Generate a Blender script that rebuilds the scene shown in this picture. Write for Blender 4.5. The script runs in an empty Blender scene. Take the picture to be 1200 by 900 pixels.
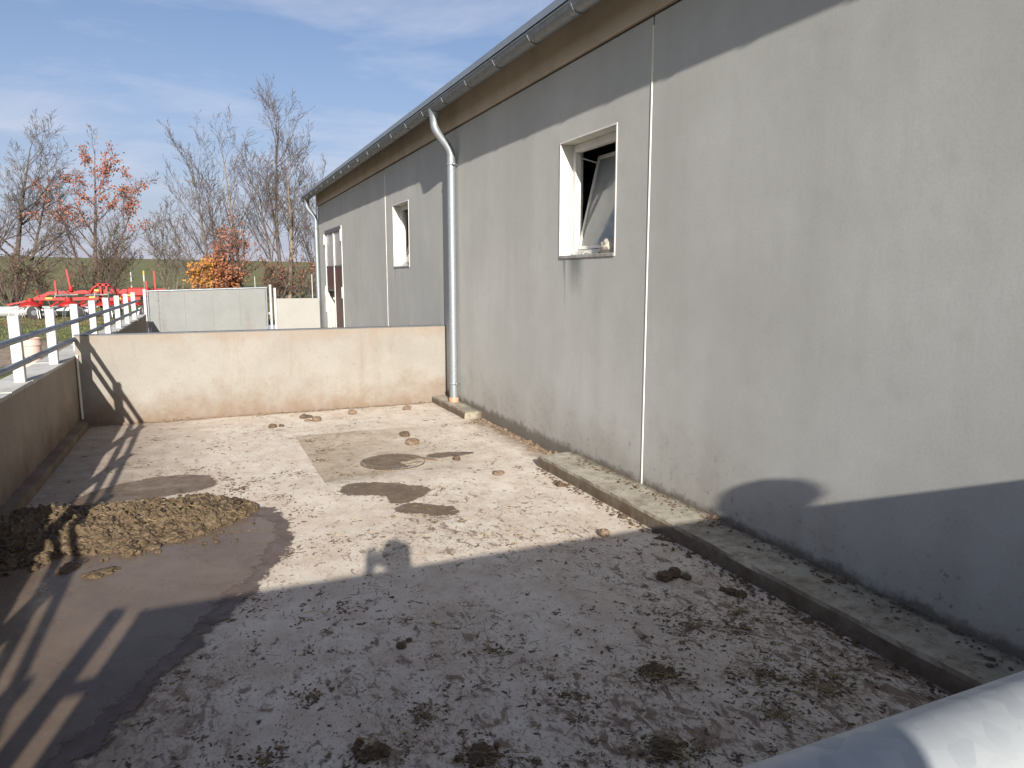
import bpy, bmesh, math, random
from math import sin, cos, pi, radians, atan2, sqrt, exp
from mathutils import Vector, Matrix, noise
random.seed(7)
S = bpy.context.scene
COL = S.collection

# ------------------------------------------------------------------ camera
CAM_H = 1.7
pitch, yaw = radians(8.366), radians(23.412)
fw = Vector((sin(yaw)*cos(pitch), cos(yaw)*cos(pitch), -sin(pitch)))
rt = Vector((cos(yaw), -sin(yaw), 0))
up = rt.cross(fw)
cd = bpy.data.cameras.new('camera')
cam = bpy.data.objects.new('camera', cd)
COL.objects.link(cam)
mw = Matrix((rt, up, -fw)).transposed().to_4x4()
mw.translation = Vector((0, 0, CAM_H))
cam.matrix_world = mw
cd.sensor_width = 36.0
cd.lens = 25.5
cd.clip_start = 0.02
cd.clip_end = 3000
S.camera = cam

# ------------------------------------------------------------------ light
TO_SUN = Vector((-0.556, -2.5, 1.0)).normalized()
SUN_EL = math.asin(TO_SUN.z)
SUN_ROT = atan2(TO_SUN.x, TO_SUN.y)
SUN_STRENGTH = 5.0
SKY_STRENGTH = 0.083
EXPOSURE = 0.82
sl = bpy.data.lights.new('sun', 'SUN')
sl.energy = SUN_STRENGTH
sl.angle = radians(0.53)
sl.color = (1.0, 0.95, 0.87)
so = bpy.data.objects.new('sun', sl)
COL.objects.link(so)
so.rotation_euler = TO_SUN.to_track_quat('Z', 'Y').to_euler()
so.location = (0, -30, 30)

W = bpy.data.worlds.new('World')
S.world = W
W.use_nodes = True
nt = W.node_tree
nt.nodes.clear()
def wn(t, **kw):
    n = nt.nodes.new(t)
    for k, v in kw.items(): setattr(n, k, v)
    return n
sky = wn('ShaderNodeTexSky', sky_type='NISHITA', sun_disc=False)
sky.sun_elevation = SUN_EL
sky.sun_rotation = SUN_ROT
sky.altitude = 200
sky.air_density = 0.85
sky.dust_density = 2.8
sky.ozone_density = 4.2
geo = wn('ShaderNodeTexCoord')
sep = wn('ShaderNodeSeparateXYZ')
nt.links.new(geo.outputs['Generated'], sep.inputs[0])
def wmath(op, a, b=None, c=None):
    n = wn('ShaderNodeMath', operation=op)
    for i, v in enumerate((a, b, c)):
        if v is None: continue
        if isinstance(v, (int, float)): n.inputs[i].default_value = v
        else: nt.links.new(v, n.inputs[i])
    return n.outputs[0]
# thin cirrus: direction projected on a high plane, then stretched noise
zc = wmath('ADD', wmath('MAXIMUM', sep.outputs[2], 0.0), 0.12)
cu = wmath('DIVIDE', sep.outputs[0], zc)
cv = wmath('DIVIDE', sep.outputs[1], zc)
cmb = wn('ShaderNodeCombineXYZ')
nt.links.new(cu, cmb.inputs[0]); nt.links.new(cv, cmb.inputs[1])
mp = wn('ShaderNodeMapping')
mp.inputs['Rotation'].default_value = (0, 0, radians(62))
mp.inputs['Scale'].default_value = (0.9, 1.35, 1)
mp.inputs['Location'].default_value = (2.6, 6.6, 0)
nt.links.new(cmb.outputs[0], mp.inputs[0])
n1 = wn('ShaderNodeTexNoise')
n1.inputs['Scale'].default_value = 1.0
n1.inputs['Detail'].default_value = 9
n1.inputs['Roughness'].default_value = 0.62
n1.inputs['Distortion'].default_value = 0.35
nt.links.new(mp.outputs[0], n1.inputs['Vector'])
cr = wn('ShaderNodeValToRGB')
cr.color_ramp.elements[0].position = 0.45
cr.color_ramp.elements[0].color = (0, 0, 0, 1)
cr.color_ramp.elements[1].position = 0.88
cr.color_ramp.elements[1].color = (1, 1, 1, 1)
nt.links.new(n1.outputs['Fac'], cr.inputs[0])
# the thin cloud layer is seen edge-on, so denser, toward the horizon
hz = wmath('POWER', wmath('SUBTRACT', 1.0, wmath('MINIMUM', wmath('MAXIMUM', sep.outputs[2], 0.0), 1.0)), 5.0)
cl = wmath('MULTIPLY', cr.outputs[0], 0.85)
veil = wn('ShaderNodeMix', data_type='RGBA')
nt.links.new(wmath('MULTIPLY', hz, 0.92), veil.inputs[0])
nt.links.new(sky.outputs[0], veil.inputs[6])
veil.inputs[7].default_value = (3.9, 4.15, 5.2, 1)
mx = wn('ShaderNodeMix', data_type='RGBA')
nt.links.new(cl, mx.inputs[0])
nt.links.new(veil.outputs[2], mx.inputs[6])
mx.inputs[7].default_value = (5.0, 5.3, 6.3, 1)
bg = wn('ShaderNodeBackground')
bg.inputs['Strength'].default_value = SKY_STRENGTH
tint = wn('ShaderNodeMix', data_type='RGBA', blend_type='MULTIPLY')
tint.inputs[0].default_value = 1.0
nt.links.new(mx.outputs[2], tint.inputs[6])
tint.inputs[7].default_value = (1.035, 0.99, 0.945, 1)
nt.links.new(tint.outputs[2], bg.inputs[0])
ow = wn('ShaderNodeOutputWorld')
nt.links.new(bg.outputs[0], ow.inputs[0])

S.view_settings.view_transform = 'Standard'
S.view_settings.look = 'None'
S.view_settings.exposure = EXPOSURE
S.view_settings.gamma = 1.0
S.render.engine = 'CYCLES'
S.cycles.use_denoising = True
S.cycles.max_bounces = 8

# ------------------------------------------------------------------ materials
class NT:
    """small node helper"""
    def __init__(self, name, rough=0.8, metal=0.0, spec=0.4):
        self.m = bpy.data.materials.new(name)
        self.m.use_nodes = True
        self.t = self.m.node_tree
        self.b = self.t.nodes['Principled BSDF']
        self.b.inputs['Roughness'].default_value = rough
        self.b.inputs['Metallic'].default_value = metal
        self.b.inputs['Specular IOR Level'].default_value = spec
        self.tc = self.t.nodes.new('ShaderNodeTexCoord')
        self.P = self.tc.outputs['Object']
    def link(self, a, b): self.t.links.new(a, b)
    def setv(self, sock, v):
        if isinstance(v, (int, float)): sock.default_value = v
        elif isinstance(v, (tuple, list)): sock.default_value = (*v, 1) if len(v) == 3 else v
        else: self.link(v, sock)
    def math(self, op, a, b=None, c=None, clamp=False):
        n = self.t.nodes.new('ShaderNodeMath'); n.operation = op; n.use_clamp = clamp
        for i, v in enumerate((a, b, c)):
            if v is not None: self.setv(n.inputs[i], v)
        return n.outputs[0]
    def xyz(self):
        n = self.t.nodes.new('ShaderNodeSeparateXYZ'); self.link(self.P, n.inputs[0])
        return n.outputs
    def noise(self, scale, detail=4, rough=0.55, stretch=None, dist=0.0, loc=None, vec=None):
        v = vec or self.P
        if stretch or loc:
            mp = self.t.nodes.new('ShaderNodeMapping')
            if stretch: mp.inputs['Scale'].default_value = stretch
            if loc: mp.inputs['Location'].default_value = loc
            self.link(v, mp.inputs[0]); v = mp.outputs[0]
        n = self.t.nodes.new('ShaderNodeTexNoise')
        n.inputs['Scale'].default_value = scale
        n.inputs['Detail'].default_value = detail
        n.inputs['Roughness'].default_value = rough
        n.inputs['Distortion'].default_value = dist
        self.link(v, n.inputs['Vector'])
        return n.outputs['Fac']
    def voro(self, scale, feature='F1', out='Distance', rnd=1.0):
        n = self.t.nodes.new('ShaderNodeTexVoronoi'); n.feature = feature
        n.inputs['Scale'].default_value = scale
        n.inputs['Randomness'].default_value = rnd
        self.link(self.P, n.inputs['Vector'])
        return n.outputs[out]
    def ramp(self, f, a, b, lo=0.0, hi=1.0):
        n = self.t.nodes.new('ShaderNodeMapRange')
        n.inputs[1].default_value = a; n.inputs[2].default_value = b
        n.inputs[3].default_value = lo; n.inputs[4].default_value = hi
        n.clamp = True
        self.setv(n.inputs[0], f)
        return n.outputs[0]
    def mix(self, f, a, b, mode='MIX'):
        n = self.t.nodes.new('ShaderNodeMix'); n.data_type = 'RGBA'; n.blend_type = mode
        self.setv(n.inputs[0], f); self.setv(n.inputs[6], a); self.setv(n.inputs[7], b)
        return n.outputs[2]
    def col(self, c): self.setv(self.b.inputs['Base Color'], c)
    def rough(self, c): self.setv(self.b.inputs['Roughness'], c)
    def bump(self, h, strength=0.3, dist=0.01):
        n = self.t.nodes.new('ShaderNodeBump')
        n.inputs['Strength'].default_value = strength
        n.inputs['Distance'].default_value = dist
        self.setv(n.inputs['Height'], h)
        self.link(n.outputs[0], self.b.inputs['Normal'])

def feather(n, freq=16, alpha=1.0):
    a = n.t.nodes.new('ShaderNodeAttribute'); a.attribute_name = 'edge'
    f = n.math('ADD', a.outputs['Fac'], n.math('ADD', n.ramp(n.noise(freq, 7, 0.72, loc=(3, 7, 1)), .25, .75, -.5, .5), n.ramp(n.noise(5, 3, .6), .3, .7, -.2, .2)))
    n.link(n.math('MULTIPLY', n.ramp(f, 0.40, 0.66), alpha), n.b.inputs['Alpha'])

def m_barn_wall():
    n = NT('grey_precast_concrete', 0.88)
    x, y, z = n.xyz()
    c = n.mix(n.ramp(n.noise(0.9, 5, 0.6), 0.3, 0.72), (0.395, 0.388, 0.358), (0.475, 0.467, 0.435))
    st = n.noise(2.2, 5, 0.6, stretch=(1, 1.6, 0.12))
    c = n.mix(n.ramp(st, 0.45, 0.75, 0, 0.38), c, (0.35, 0.342, 0.315))
    c = n.mix(n.ramp(n.noise(60, 3, 0.7), 0.45, 0.75, 0, 0.22), c, (0.22, 0.21, 0.20))
    c = n.mix(n.ramp(n.noise(5.5, 6, 0.7, loc=(2, 2, 5)), 0.5, 0.75, 0, 0.22), c, (0.30, 0.285, 0.25))
    c = n.mix(n.ramp(n.noise(2.4, 5, 0.65, loc=(7, 1, 3)), 0.55, 0.75, 0, 0.28), c, (0.52, 0.515, 0.49))
    pits = n.ramp(n.voro(19), 0.045, 0.025)
    pm = n.math('MULTIPLY', pits, n.ramp(n.noise(3.1, 2), 0.5, 0.62))
    c = n.mix(pm, c, (0.13, 0.12, 0.11))
    # splashed dirt low down
    zn = n.math('ADD', z, n.math('MULTIPLY', n.ramp(n.noise(2.3, 6, 0.65), 0.3, 0.7, -0.5, 0.5), 0.55))
    c = n.mix(n.ramp(zn, 0.62, -0.12, 0, 0.5), c, (0.21, 0.165, 0.125))
    sp = n.math('MULTIPLY', n.ramp(n.noise(17, 5, 0.7), 0.585, 0.66), n.ramp(zn, 0.55, 0.05))
    c = n.mix(n.math('MULTIPLY', sp, 0.75), c, (0.10, 0.075, 0.055))
    gl = n.ramp(n.math('ADD', z, n.math('MULTIPLY', n.ramp(n.noise(6, 7, 0.75, loc=(1, 2, 9)), .3, .7, -.5, .5), 0.10)), 0.165, 0.112, 0, 0.75)
    c = n.mix(gl, c, (0.10, 0.078, 0.056))
    # run-off streaks below the window sills
    for y0, wd, z0, ln in ((-0.005, 0.012, 1.86, 0.52), (0.02, 0.02, 1.86, 0.22), (-0.2, 0.16, 1.87, 0.35), (6.2, 0.03, 1.86, 0.4)):
        d = n.math('ABSOLUTE', n.math('SUBTRACT', n.math('ADD', y, n.math('MULTIPLY', n.noise(4, 3), 0.02)), y0 + 2.0))
        mk = n.math('MULTIPLY', n.ramp(d, wd, wd*0.3), n.math('MULTIPLY', n.ramp(z, z0, z0-0.01), n.ramp(z, z0-ln, z0-0.02)))
        c = n.mix(n.math('MULTIPLY', mk, 0.75), c, (0.11, 0.13, 0.115))
    n.col(c)
    n.bump(n.math('ADD', n.math('MULTIPLY', n.noise(140, 3, 0.7), 0.5), n.math('MULTIPLY', n.noise(9, 4), 1.0)), 0.16, 0.006)
    return n.m

def m_cast(name, c1, c2, dirt=(0.20, 0.13, 0.085), dz=0.35, grey=(0.27, 0.26, 0.24), dirt_amt=0.8, ztop=None, topc=None, face_dirt=False):
    n = NT(name, 0.9)
    x, y, z = n.xyz()
    c = n.mix(n.ramp(n.noise(1.7, 6, 0.62), 0.3, 0.7), c1, c2)
    c = n.mix(n.ramp(n.noise(3.2, 6, 0.65, stretch=(1, 1, 0.6), loc=(3, 1, 7)), 0.5, 0.78, 0, 0.65), c, grey)
    c = n.mix(n.ramp(n.noise(4.5, 6, 0.7, stretch=(1.3, 1.3, .16), loc=(0, 5, 2)), 0.56, 0.74, 0, 0.35), c, dirt)
    c = n.mix(n.ramp(n.noise(45, 4, 0.75), 0.5, 0.8, 0, 0.35), c, dirt)
    zn = n.math('ADD', z, n.math('MULTIPLY', n.ramp(n.noise(3.3, 7, 0.7, loc=(9, 2, 0)), 0.25, 0.75, -0.5, 0.5), dz*1.3))
    c = n.mix(n.ramp(zn, dz, -0.05, 0, dirt_amt), c, dirt)
    sp = n.math('MULTIPLY', n.ramp(n.noise(23, 5, 0.7), 0.62, 0.68), n.ramp(z, 0.9, 0.1, 0.15, 0.9))
    c = n.mix(sp, c, (0.13, 0.085, 0.055))
    if ztop:
        zz = n.math('ADD', z, n.math('MULTIPLY', n.ramp(n.noise(5, 6, 0.7, loc=(1, 8, 3)), 0.3, 0.7, -0.5, 0.5), 0.25))
        c = n.mix(n.ramp(zz, ztop-0.16, ztop+0.04, 0, 0.7), c, topc)
    if face_dirt:
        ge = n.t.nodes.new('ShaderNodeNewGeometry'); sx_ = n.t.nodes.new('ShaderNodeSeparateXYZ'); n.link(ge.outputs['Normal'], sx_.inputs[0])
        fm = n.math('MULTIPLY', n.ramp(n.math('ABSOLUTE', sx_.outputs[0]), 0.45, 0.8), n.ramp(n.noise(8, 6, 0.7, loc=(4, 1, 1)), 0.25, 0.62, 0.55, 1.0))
        c = n.mix(n.ramp(n.noise(13, 7, 0.78, loc=(5, 2, 8)), 0.47, 0.64, 0, 0.75), c, (0.15, 0.115, 0.075))
        c = n.mix(n.ramp(n.noise(5, 6, 0.7, loc=(1, 6, 8)), 0.5, 0.7, 0, 0.5), c, (0.42, 0.40, 0.31))
        c = n.mix(n.ramp(n.math('ADD', x, n.math('MULTIPLY', n.noise(6, 6, 0.7), 0.22)), 3.15, 3.23, 0, 0.9), c, (0.085, 0.063, 0.042))
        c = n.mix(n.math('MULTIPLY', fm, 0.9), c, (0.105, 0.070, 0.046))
    n.col(c)
    n.bump(n.math('ADD', n.noise(70, 4, 0.7), n.noise(8, 5)), 0.25, 0.008)
    return n.m

def m_floor():
    n = NT('dirty_yard_concrete', 0.85)
    x, y, z = n.xyz()
    c = n.mix(n.ramp(n.noise(1.3, 6, 0.62), 0.3, 0.7), (0.56, 0.49, 0.405), (0.64, 0.58, 0.495))
    c = n.mix(n.ramp(n.noise(3.7, 5, 0.7, loc=(4, 4, 0)), 0.42, 0.72, 0, 0.75), c, (0.66, 0.615, 0.54))
    c = n.mix(n.ramp(n.noise(7, 6, 0.72, stretch=(1, .7, 1), loc=(2, 0, 0)), 0.46, 0.70, 0, 0.75), c, (0.40, 0.30, 0.235))
    c = n.mix(n.ramp(n.noise(2.2, 6, 0.68, loc=(11, 4, 0)), 0.45, 0.7, 0, 0.55), c, (0.47, 0.355, 0.275))
    # smears of manure, thicker toward the near half
    near = n.ramp(y, 6.6, 1.9)
    big = n.noise(0.85, 3, 0.6, loc=(7, 3, 0))
    dens = n.math('ADD', n.math('MULTIPLY', near, 0.085), n.ramp(big, 0.35, 0.7, -0.055, 0.08))
    rgt = n.math('MULTIPLY', n.ramp(x, 1.4, 2.7), n.ramp(y, 4.2, 2.2, 0, 0.055))
    dens = n.math('ADD', dens, rgt)
    f1 = n.noise(15, 7, 0.68, stretch=(1, .62, 1), dist=0.7)
    sm = n.ramp(n.math('ADD', f1, dens), 0.628, 0.695)
    c = n.mix(n.math('MULTIPLY', sm, 0.85), c, (0.15, 0.098, 0.066))
    f2 = n.noise(42, 5, 0.7, stretch=(1, .55, 1), dist=0.8, loc=(1, 5, 0))
    sm2 = n.ramp(n.math('ADD', f2, n.math('MULTIPLY', dens, 0.7)), 0.635, 0.69)
    c = n.mix(n.math('MULTIPLY', sm2, 0.8), c, (0.145, 0.095, 0.062))
    c = n.mix(n.ramp(n.noise(120, 3, 0.8), 0.5, 0.8, 0, 0.3), c, (0.26, 0.20, 0.16))
    fs = n.ramp(n.math('ADD', n.noise(75, 5, 0.75, stretch=(1, .6, 1), loc=(3, 9, 0)), n.math('MULTIPLY', dens, 0.8)), 0.60, 0.68)
    c = n.mix(n.math('MULTIPLY', fs, 0.5), c, (0.17, 0.115, 0.075))
    nb = n.math('MULTIPLY', n.ramp(n.noise(2.6, 7, 0.72, loc=(6, 2, 0)), 0.36, 0.66), n.ramp(y, 5.6, 2.4, 0.18, 0.34))  # brown stain, stronger nearby, where it also paints the shaded floor darker
    c = n.mix(nb, c, (0.30, 0.218, 0.155))
    # dark grime line at the walls and the sunk slab
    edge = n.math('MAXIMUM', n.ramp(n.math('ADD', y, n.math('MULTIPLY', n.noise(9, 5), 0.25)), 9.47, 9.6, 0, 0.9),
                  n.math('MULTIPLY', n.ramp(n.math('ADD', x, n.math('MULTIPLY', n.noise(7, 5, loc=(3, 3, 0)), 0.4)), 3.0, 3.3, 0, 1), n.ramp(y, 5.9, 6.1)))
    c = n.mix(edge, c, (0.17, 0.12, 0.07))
    slab = n.math('MULTIPLY', n.math('MULTIPLY', n.ramp(x, 0.899, 0.905), n.ramp(n.math('ADD', x, n.math('MULTIPLY', n.noise(2.5, 5), 1.6)), 3.5, 2.2)),
                  n.math('MULTIPLY', n.ramp(n.math('ADD', y, n.math('MULTIPLY', n.ramp(n.noise(4, 5), .3, .7, -.5, .5), 0.35)), 6.0, 6.15), n.ramp(y, 7.985, 7.975)))
    sc = n.mix(n.ramp(n.noise(5, 7, 0.7, loc=(5, 1, 0)), 0.35, 0.68), (0.25, 0.19, 0.125), (0.44, 0.37, 0.29))
    c = n.mix(n.math('MULTIPLY', slab, 0.85), c, sc)
    lf = n.math('MULTIPLY', n.ramp(n.math('ADD', x, n.math('MULTIPLY', n.noise(3, 5, loc=(8, 8, 0)), 0.8)), 0.55, -0.25), 0.8)
    c = n.mix(lf, c, n.mix(n.ramp(n.noise(6, 6, .7), .3, .7), (0.19, 0.145, 0.11), (0.37, 0.30, 0.24)))
    n.col(c)
    h = n.math('ADD', n.math('MULTIPLY', sm, 0.8), n.math('ADD', n.math('MULTIPLY', sm2, 0.6), n.math('MULTIPLY', n.noise(30, 6, 0.7), 1.2)))
    n.bump(h, 0.45, 0.006)
    return n.m

def m_simple(name, c1, c2=None, rough=0.7, metal=0.0, scale=20, bump=0.0, bs=60, spec=0.4, det=4):
    n = NT(name, rough, metal, spec)
    if c2 is None: c2 = tuple(v*0.8 for v in c1)
    n.col(n.mix(n.ramp(n.noise(scale, det, 0.6), 0.35, 0.65), c1, c2))
    if bump: n.bump(n.noise(bs, 5, 0.7), bump, 0.01)
    return n.m

def m_zinc(name, c1=(0.50, 0.53, 0.56), c2=(0.36, 0.39, 0.42), rough=0.42, scale=35, metal=0.85, dirt=0.0):
    n = NT(name, rough, metal)
    v = n.voro(scale, 'F1', 'Color')
    sp = n.t.nodes.new('ShaderNodeSeparateColor'); n.link(v, sp.inputs[0])
    f = n.math('ADD', n.math('MULTIPLY', sp.outputs[0], 0.36), n.math('ADD', n.math('MULTIPLY', n.noise(6, 5, 0.7), 0.35), n.math('MULTIPLY', n.noise(55, 6, 0.75, stretch=(1, .35, .35)), 0.4)))
    c = n.mix(n.ramp(f, 0.2, 0.85), c1, c2)
    if dirt:
        c = n.mix(n.ramp(n.noise(9, 6, 0.7, loc=(2, 4, 4)), 0.60, 0.72, 0, dirt), c, (0.20, 0.13, 0.08))
    n.col(c)
    n.rough(n.ramp(f, 0.2, 0.9, rough-0.08, rough+0.12))
    return n.m

def m_ground():
    n = NT('meadow_ground', 0.95, spec=0.2)
    x, y, z = n.xyz()
    g = n.mix(n.ramp(n.noise(0.35, 7, 0.7), 0.3, 0.7), (0.060, 0.085, 0.028), (0.115, 0.125, 0.048))
    g = n.mix(n.ramp(n.noise(3.2, 6, 0.75), 0.42, 0.7, 0, 0.6), g, (0.17, 0.155, 0.075))
    # ploughed / drilled hill behind
    hl = n.mix(n.ramp(n.noise(0.05, 5, 0.6, stretch=(1, .3, 1)), 0.3, 0.7), (0.13, 0.135, 0.058), (0.17, 0.16, 0.075))
    hl = n.mix(n.ramp(n.noise(1.0, 6, 0.7, stretch=(.35, 1, 1)), 0.4, 0.75, 0, 0.5), hl, (0.085, 0.088, 0.042))
    c = n.mix(n.ramp(y, 30, 37), g, hl)
    # bare gravel track along the wall
    yy = n.math('ADD', y, n.math('MULTIPLY', n.ramp(n.noise(0.8, 6, 0.7), 0.3, 0.7, -1, 1), 1.7))
    tr = n.math('MULTIPLY', n.ramp(yy, 11.0, 12.2), n.ramp(yy, 17.4, 16.2))
    tc = n.mix(n.ramp(n.noise(8, 7, 0.75), 0.3, 0.7), (0.20, 0.145, 0.105), (0.34, 0.28, 0.22))
    c = n.mix(tr, c, tc)
    t2 = n.math('MULTIPLY', n.ramp(yy, 22.0, 23.4), n.ramp(yy, 29, 26.5))
    c = n.mix(n.math('MULTIPLY', t2, n.ramp(n.noise(1.6, 6, 0.7), 0.4, 0.6)), c, (0.16, 0.115, 0.065))
    n.col(c)
    n.bump(n.noise(9, 7, 0.75), 0.6, 0.06)
    return n.m

def m_water():
    n = NT('muddy_water', 0.2, spec=0.14)
    x, y, z = n.xyz()
    c = n.mix(n.ramp(n.noise(2.0, 6, 0.65), 0.3, 0.7), (0.105, 0.076, 0.055), (0.165, 0.124, 0.092))
    c = n.mix(n.ramp(n.noise(10, 6, 0.7, stretch=(1, .5, 1)), 0.55, 0.7, 0, 0.6), c, (0.085, 0.06, 0.048))
    c = n.mix(n.ramp(n.noise(55, 5, 0.8), 0.62, 0.72, 0, 0.6), c, (0.24, 0.19, 0.14))
    c = n.mix(n.ramp(n.voro(26), 0.07, 0.03, 0, 0.9), c, (0.34, 0.29, 0.22))
    n.col(c)
    n.rough(n.ramp(n.noise(5, 5, 0.7, loc=(4, 0, 0)), 0.35, 0.75, 0.12, 0.42))
    n.bump(n.math('ADD', n.noise(28, 3, 0.5, stretch=(1, .6, 1)), n.math('MULTIPLY', n.ramp(n.noise(90, 3), 0.62, 0.7), 0.6)), 0.22, 0.004)
    feather(n)
    return n.m

def m_wet(name='wet_mud_film', c1=(0.085, 0.062, 0.054), c2=(0.15, 0.112, 0.092), r0=0.25, r1=0.6, patchy=1.0):
    n = NT(name, 0.4, spec=0.12)
    f = n.noise(9, 6, 0.7)
    n.col(n.mix(n.ramp(f, 0.3, 0.7), c1, c2))
    n.rough(n.ramp(n.noise(6, 5), 0.35, 0.65, r0, r1))
    n.bump(n.noise(60, 4), 0.2, 0.004)
    feather(n, 20, n.ramp(n.noise(7, 7, 0.75, loc=(9, 9, 2)), 0.30, 0.5, patchy, 1.0))
    return n.m

def m_dung(name, c1, c2, rough=0.7, sc=40):
    n = NT(name, rough)
    n.col(n.mix(n.ramp(n.noise(sc, 5, 0.7), 0.3, 0.7), c1, c2))
    n.rough(n.ramp(n.noise(15, 4), 0.35, 0.7, rough-0.25, rough+0.15))
    n.bump(n.math('ADD', n.noise(90, 5, 0.75), n.math('MULTIPLY', n.voro(45), 1.3)), 0.9, 0.012)
    return n.m

def m_leaf(name, c1, c2):
    n = NT(name, 0.6)
    n.col(n.mix(n.ramp(n.noise(2.2, 4, 0.7), 0.3, 0.7), c1, c2))
    n.b.inputs['Transmission Weight'].default_value = 0.0
    n.b.inputs['Subsurface Weight'].default_value = 0.0
    return n.m

def m_glass():
    n = NT('window_glass', 0.06, spec=0.6)
    d = n.ramp(n.noise(14, 5, 0.7), 0.45, 0.75, 0, 0.5)
    n.col(n.mix(d, (0.20, 0.215, 0.21), (0.27, 0.265, 0.24)))
    n.b.inputs['Transmission Weight'].default_value = 0.0
    n.b.inputs['IOR'].default_value = 1.45
    n.rough(n.ramp(n.noise(9, 5), 0.4, 0.7, 0.04, 0.25))
    return n.m

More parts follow.
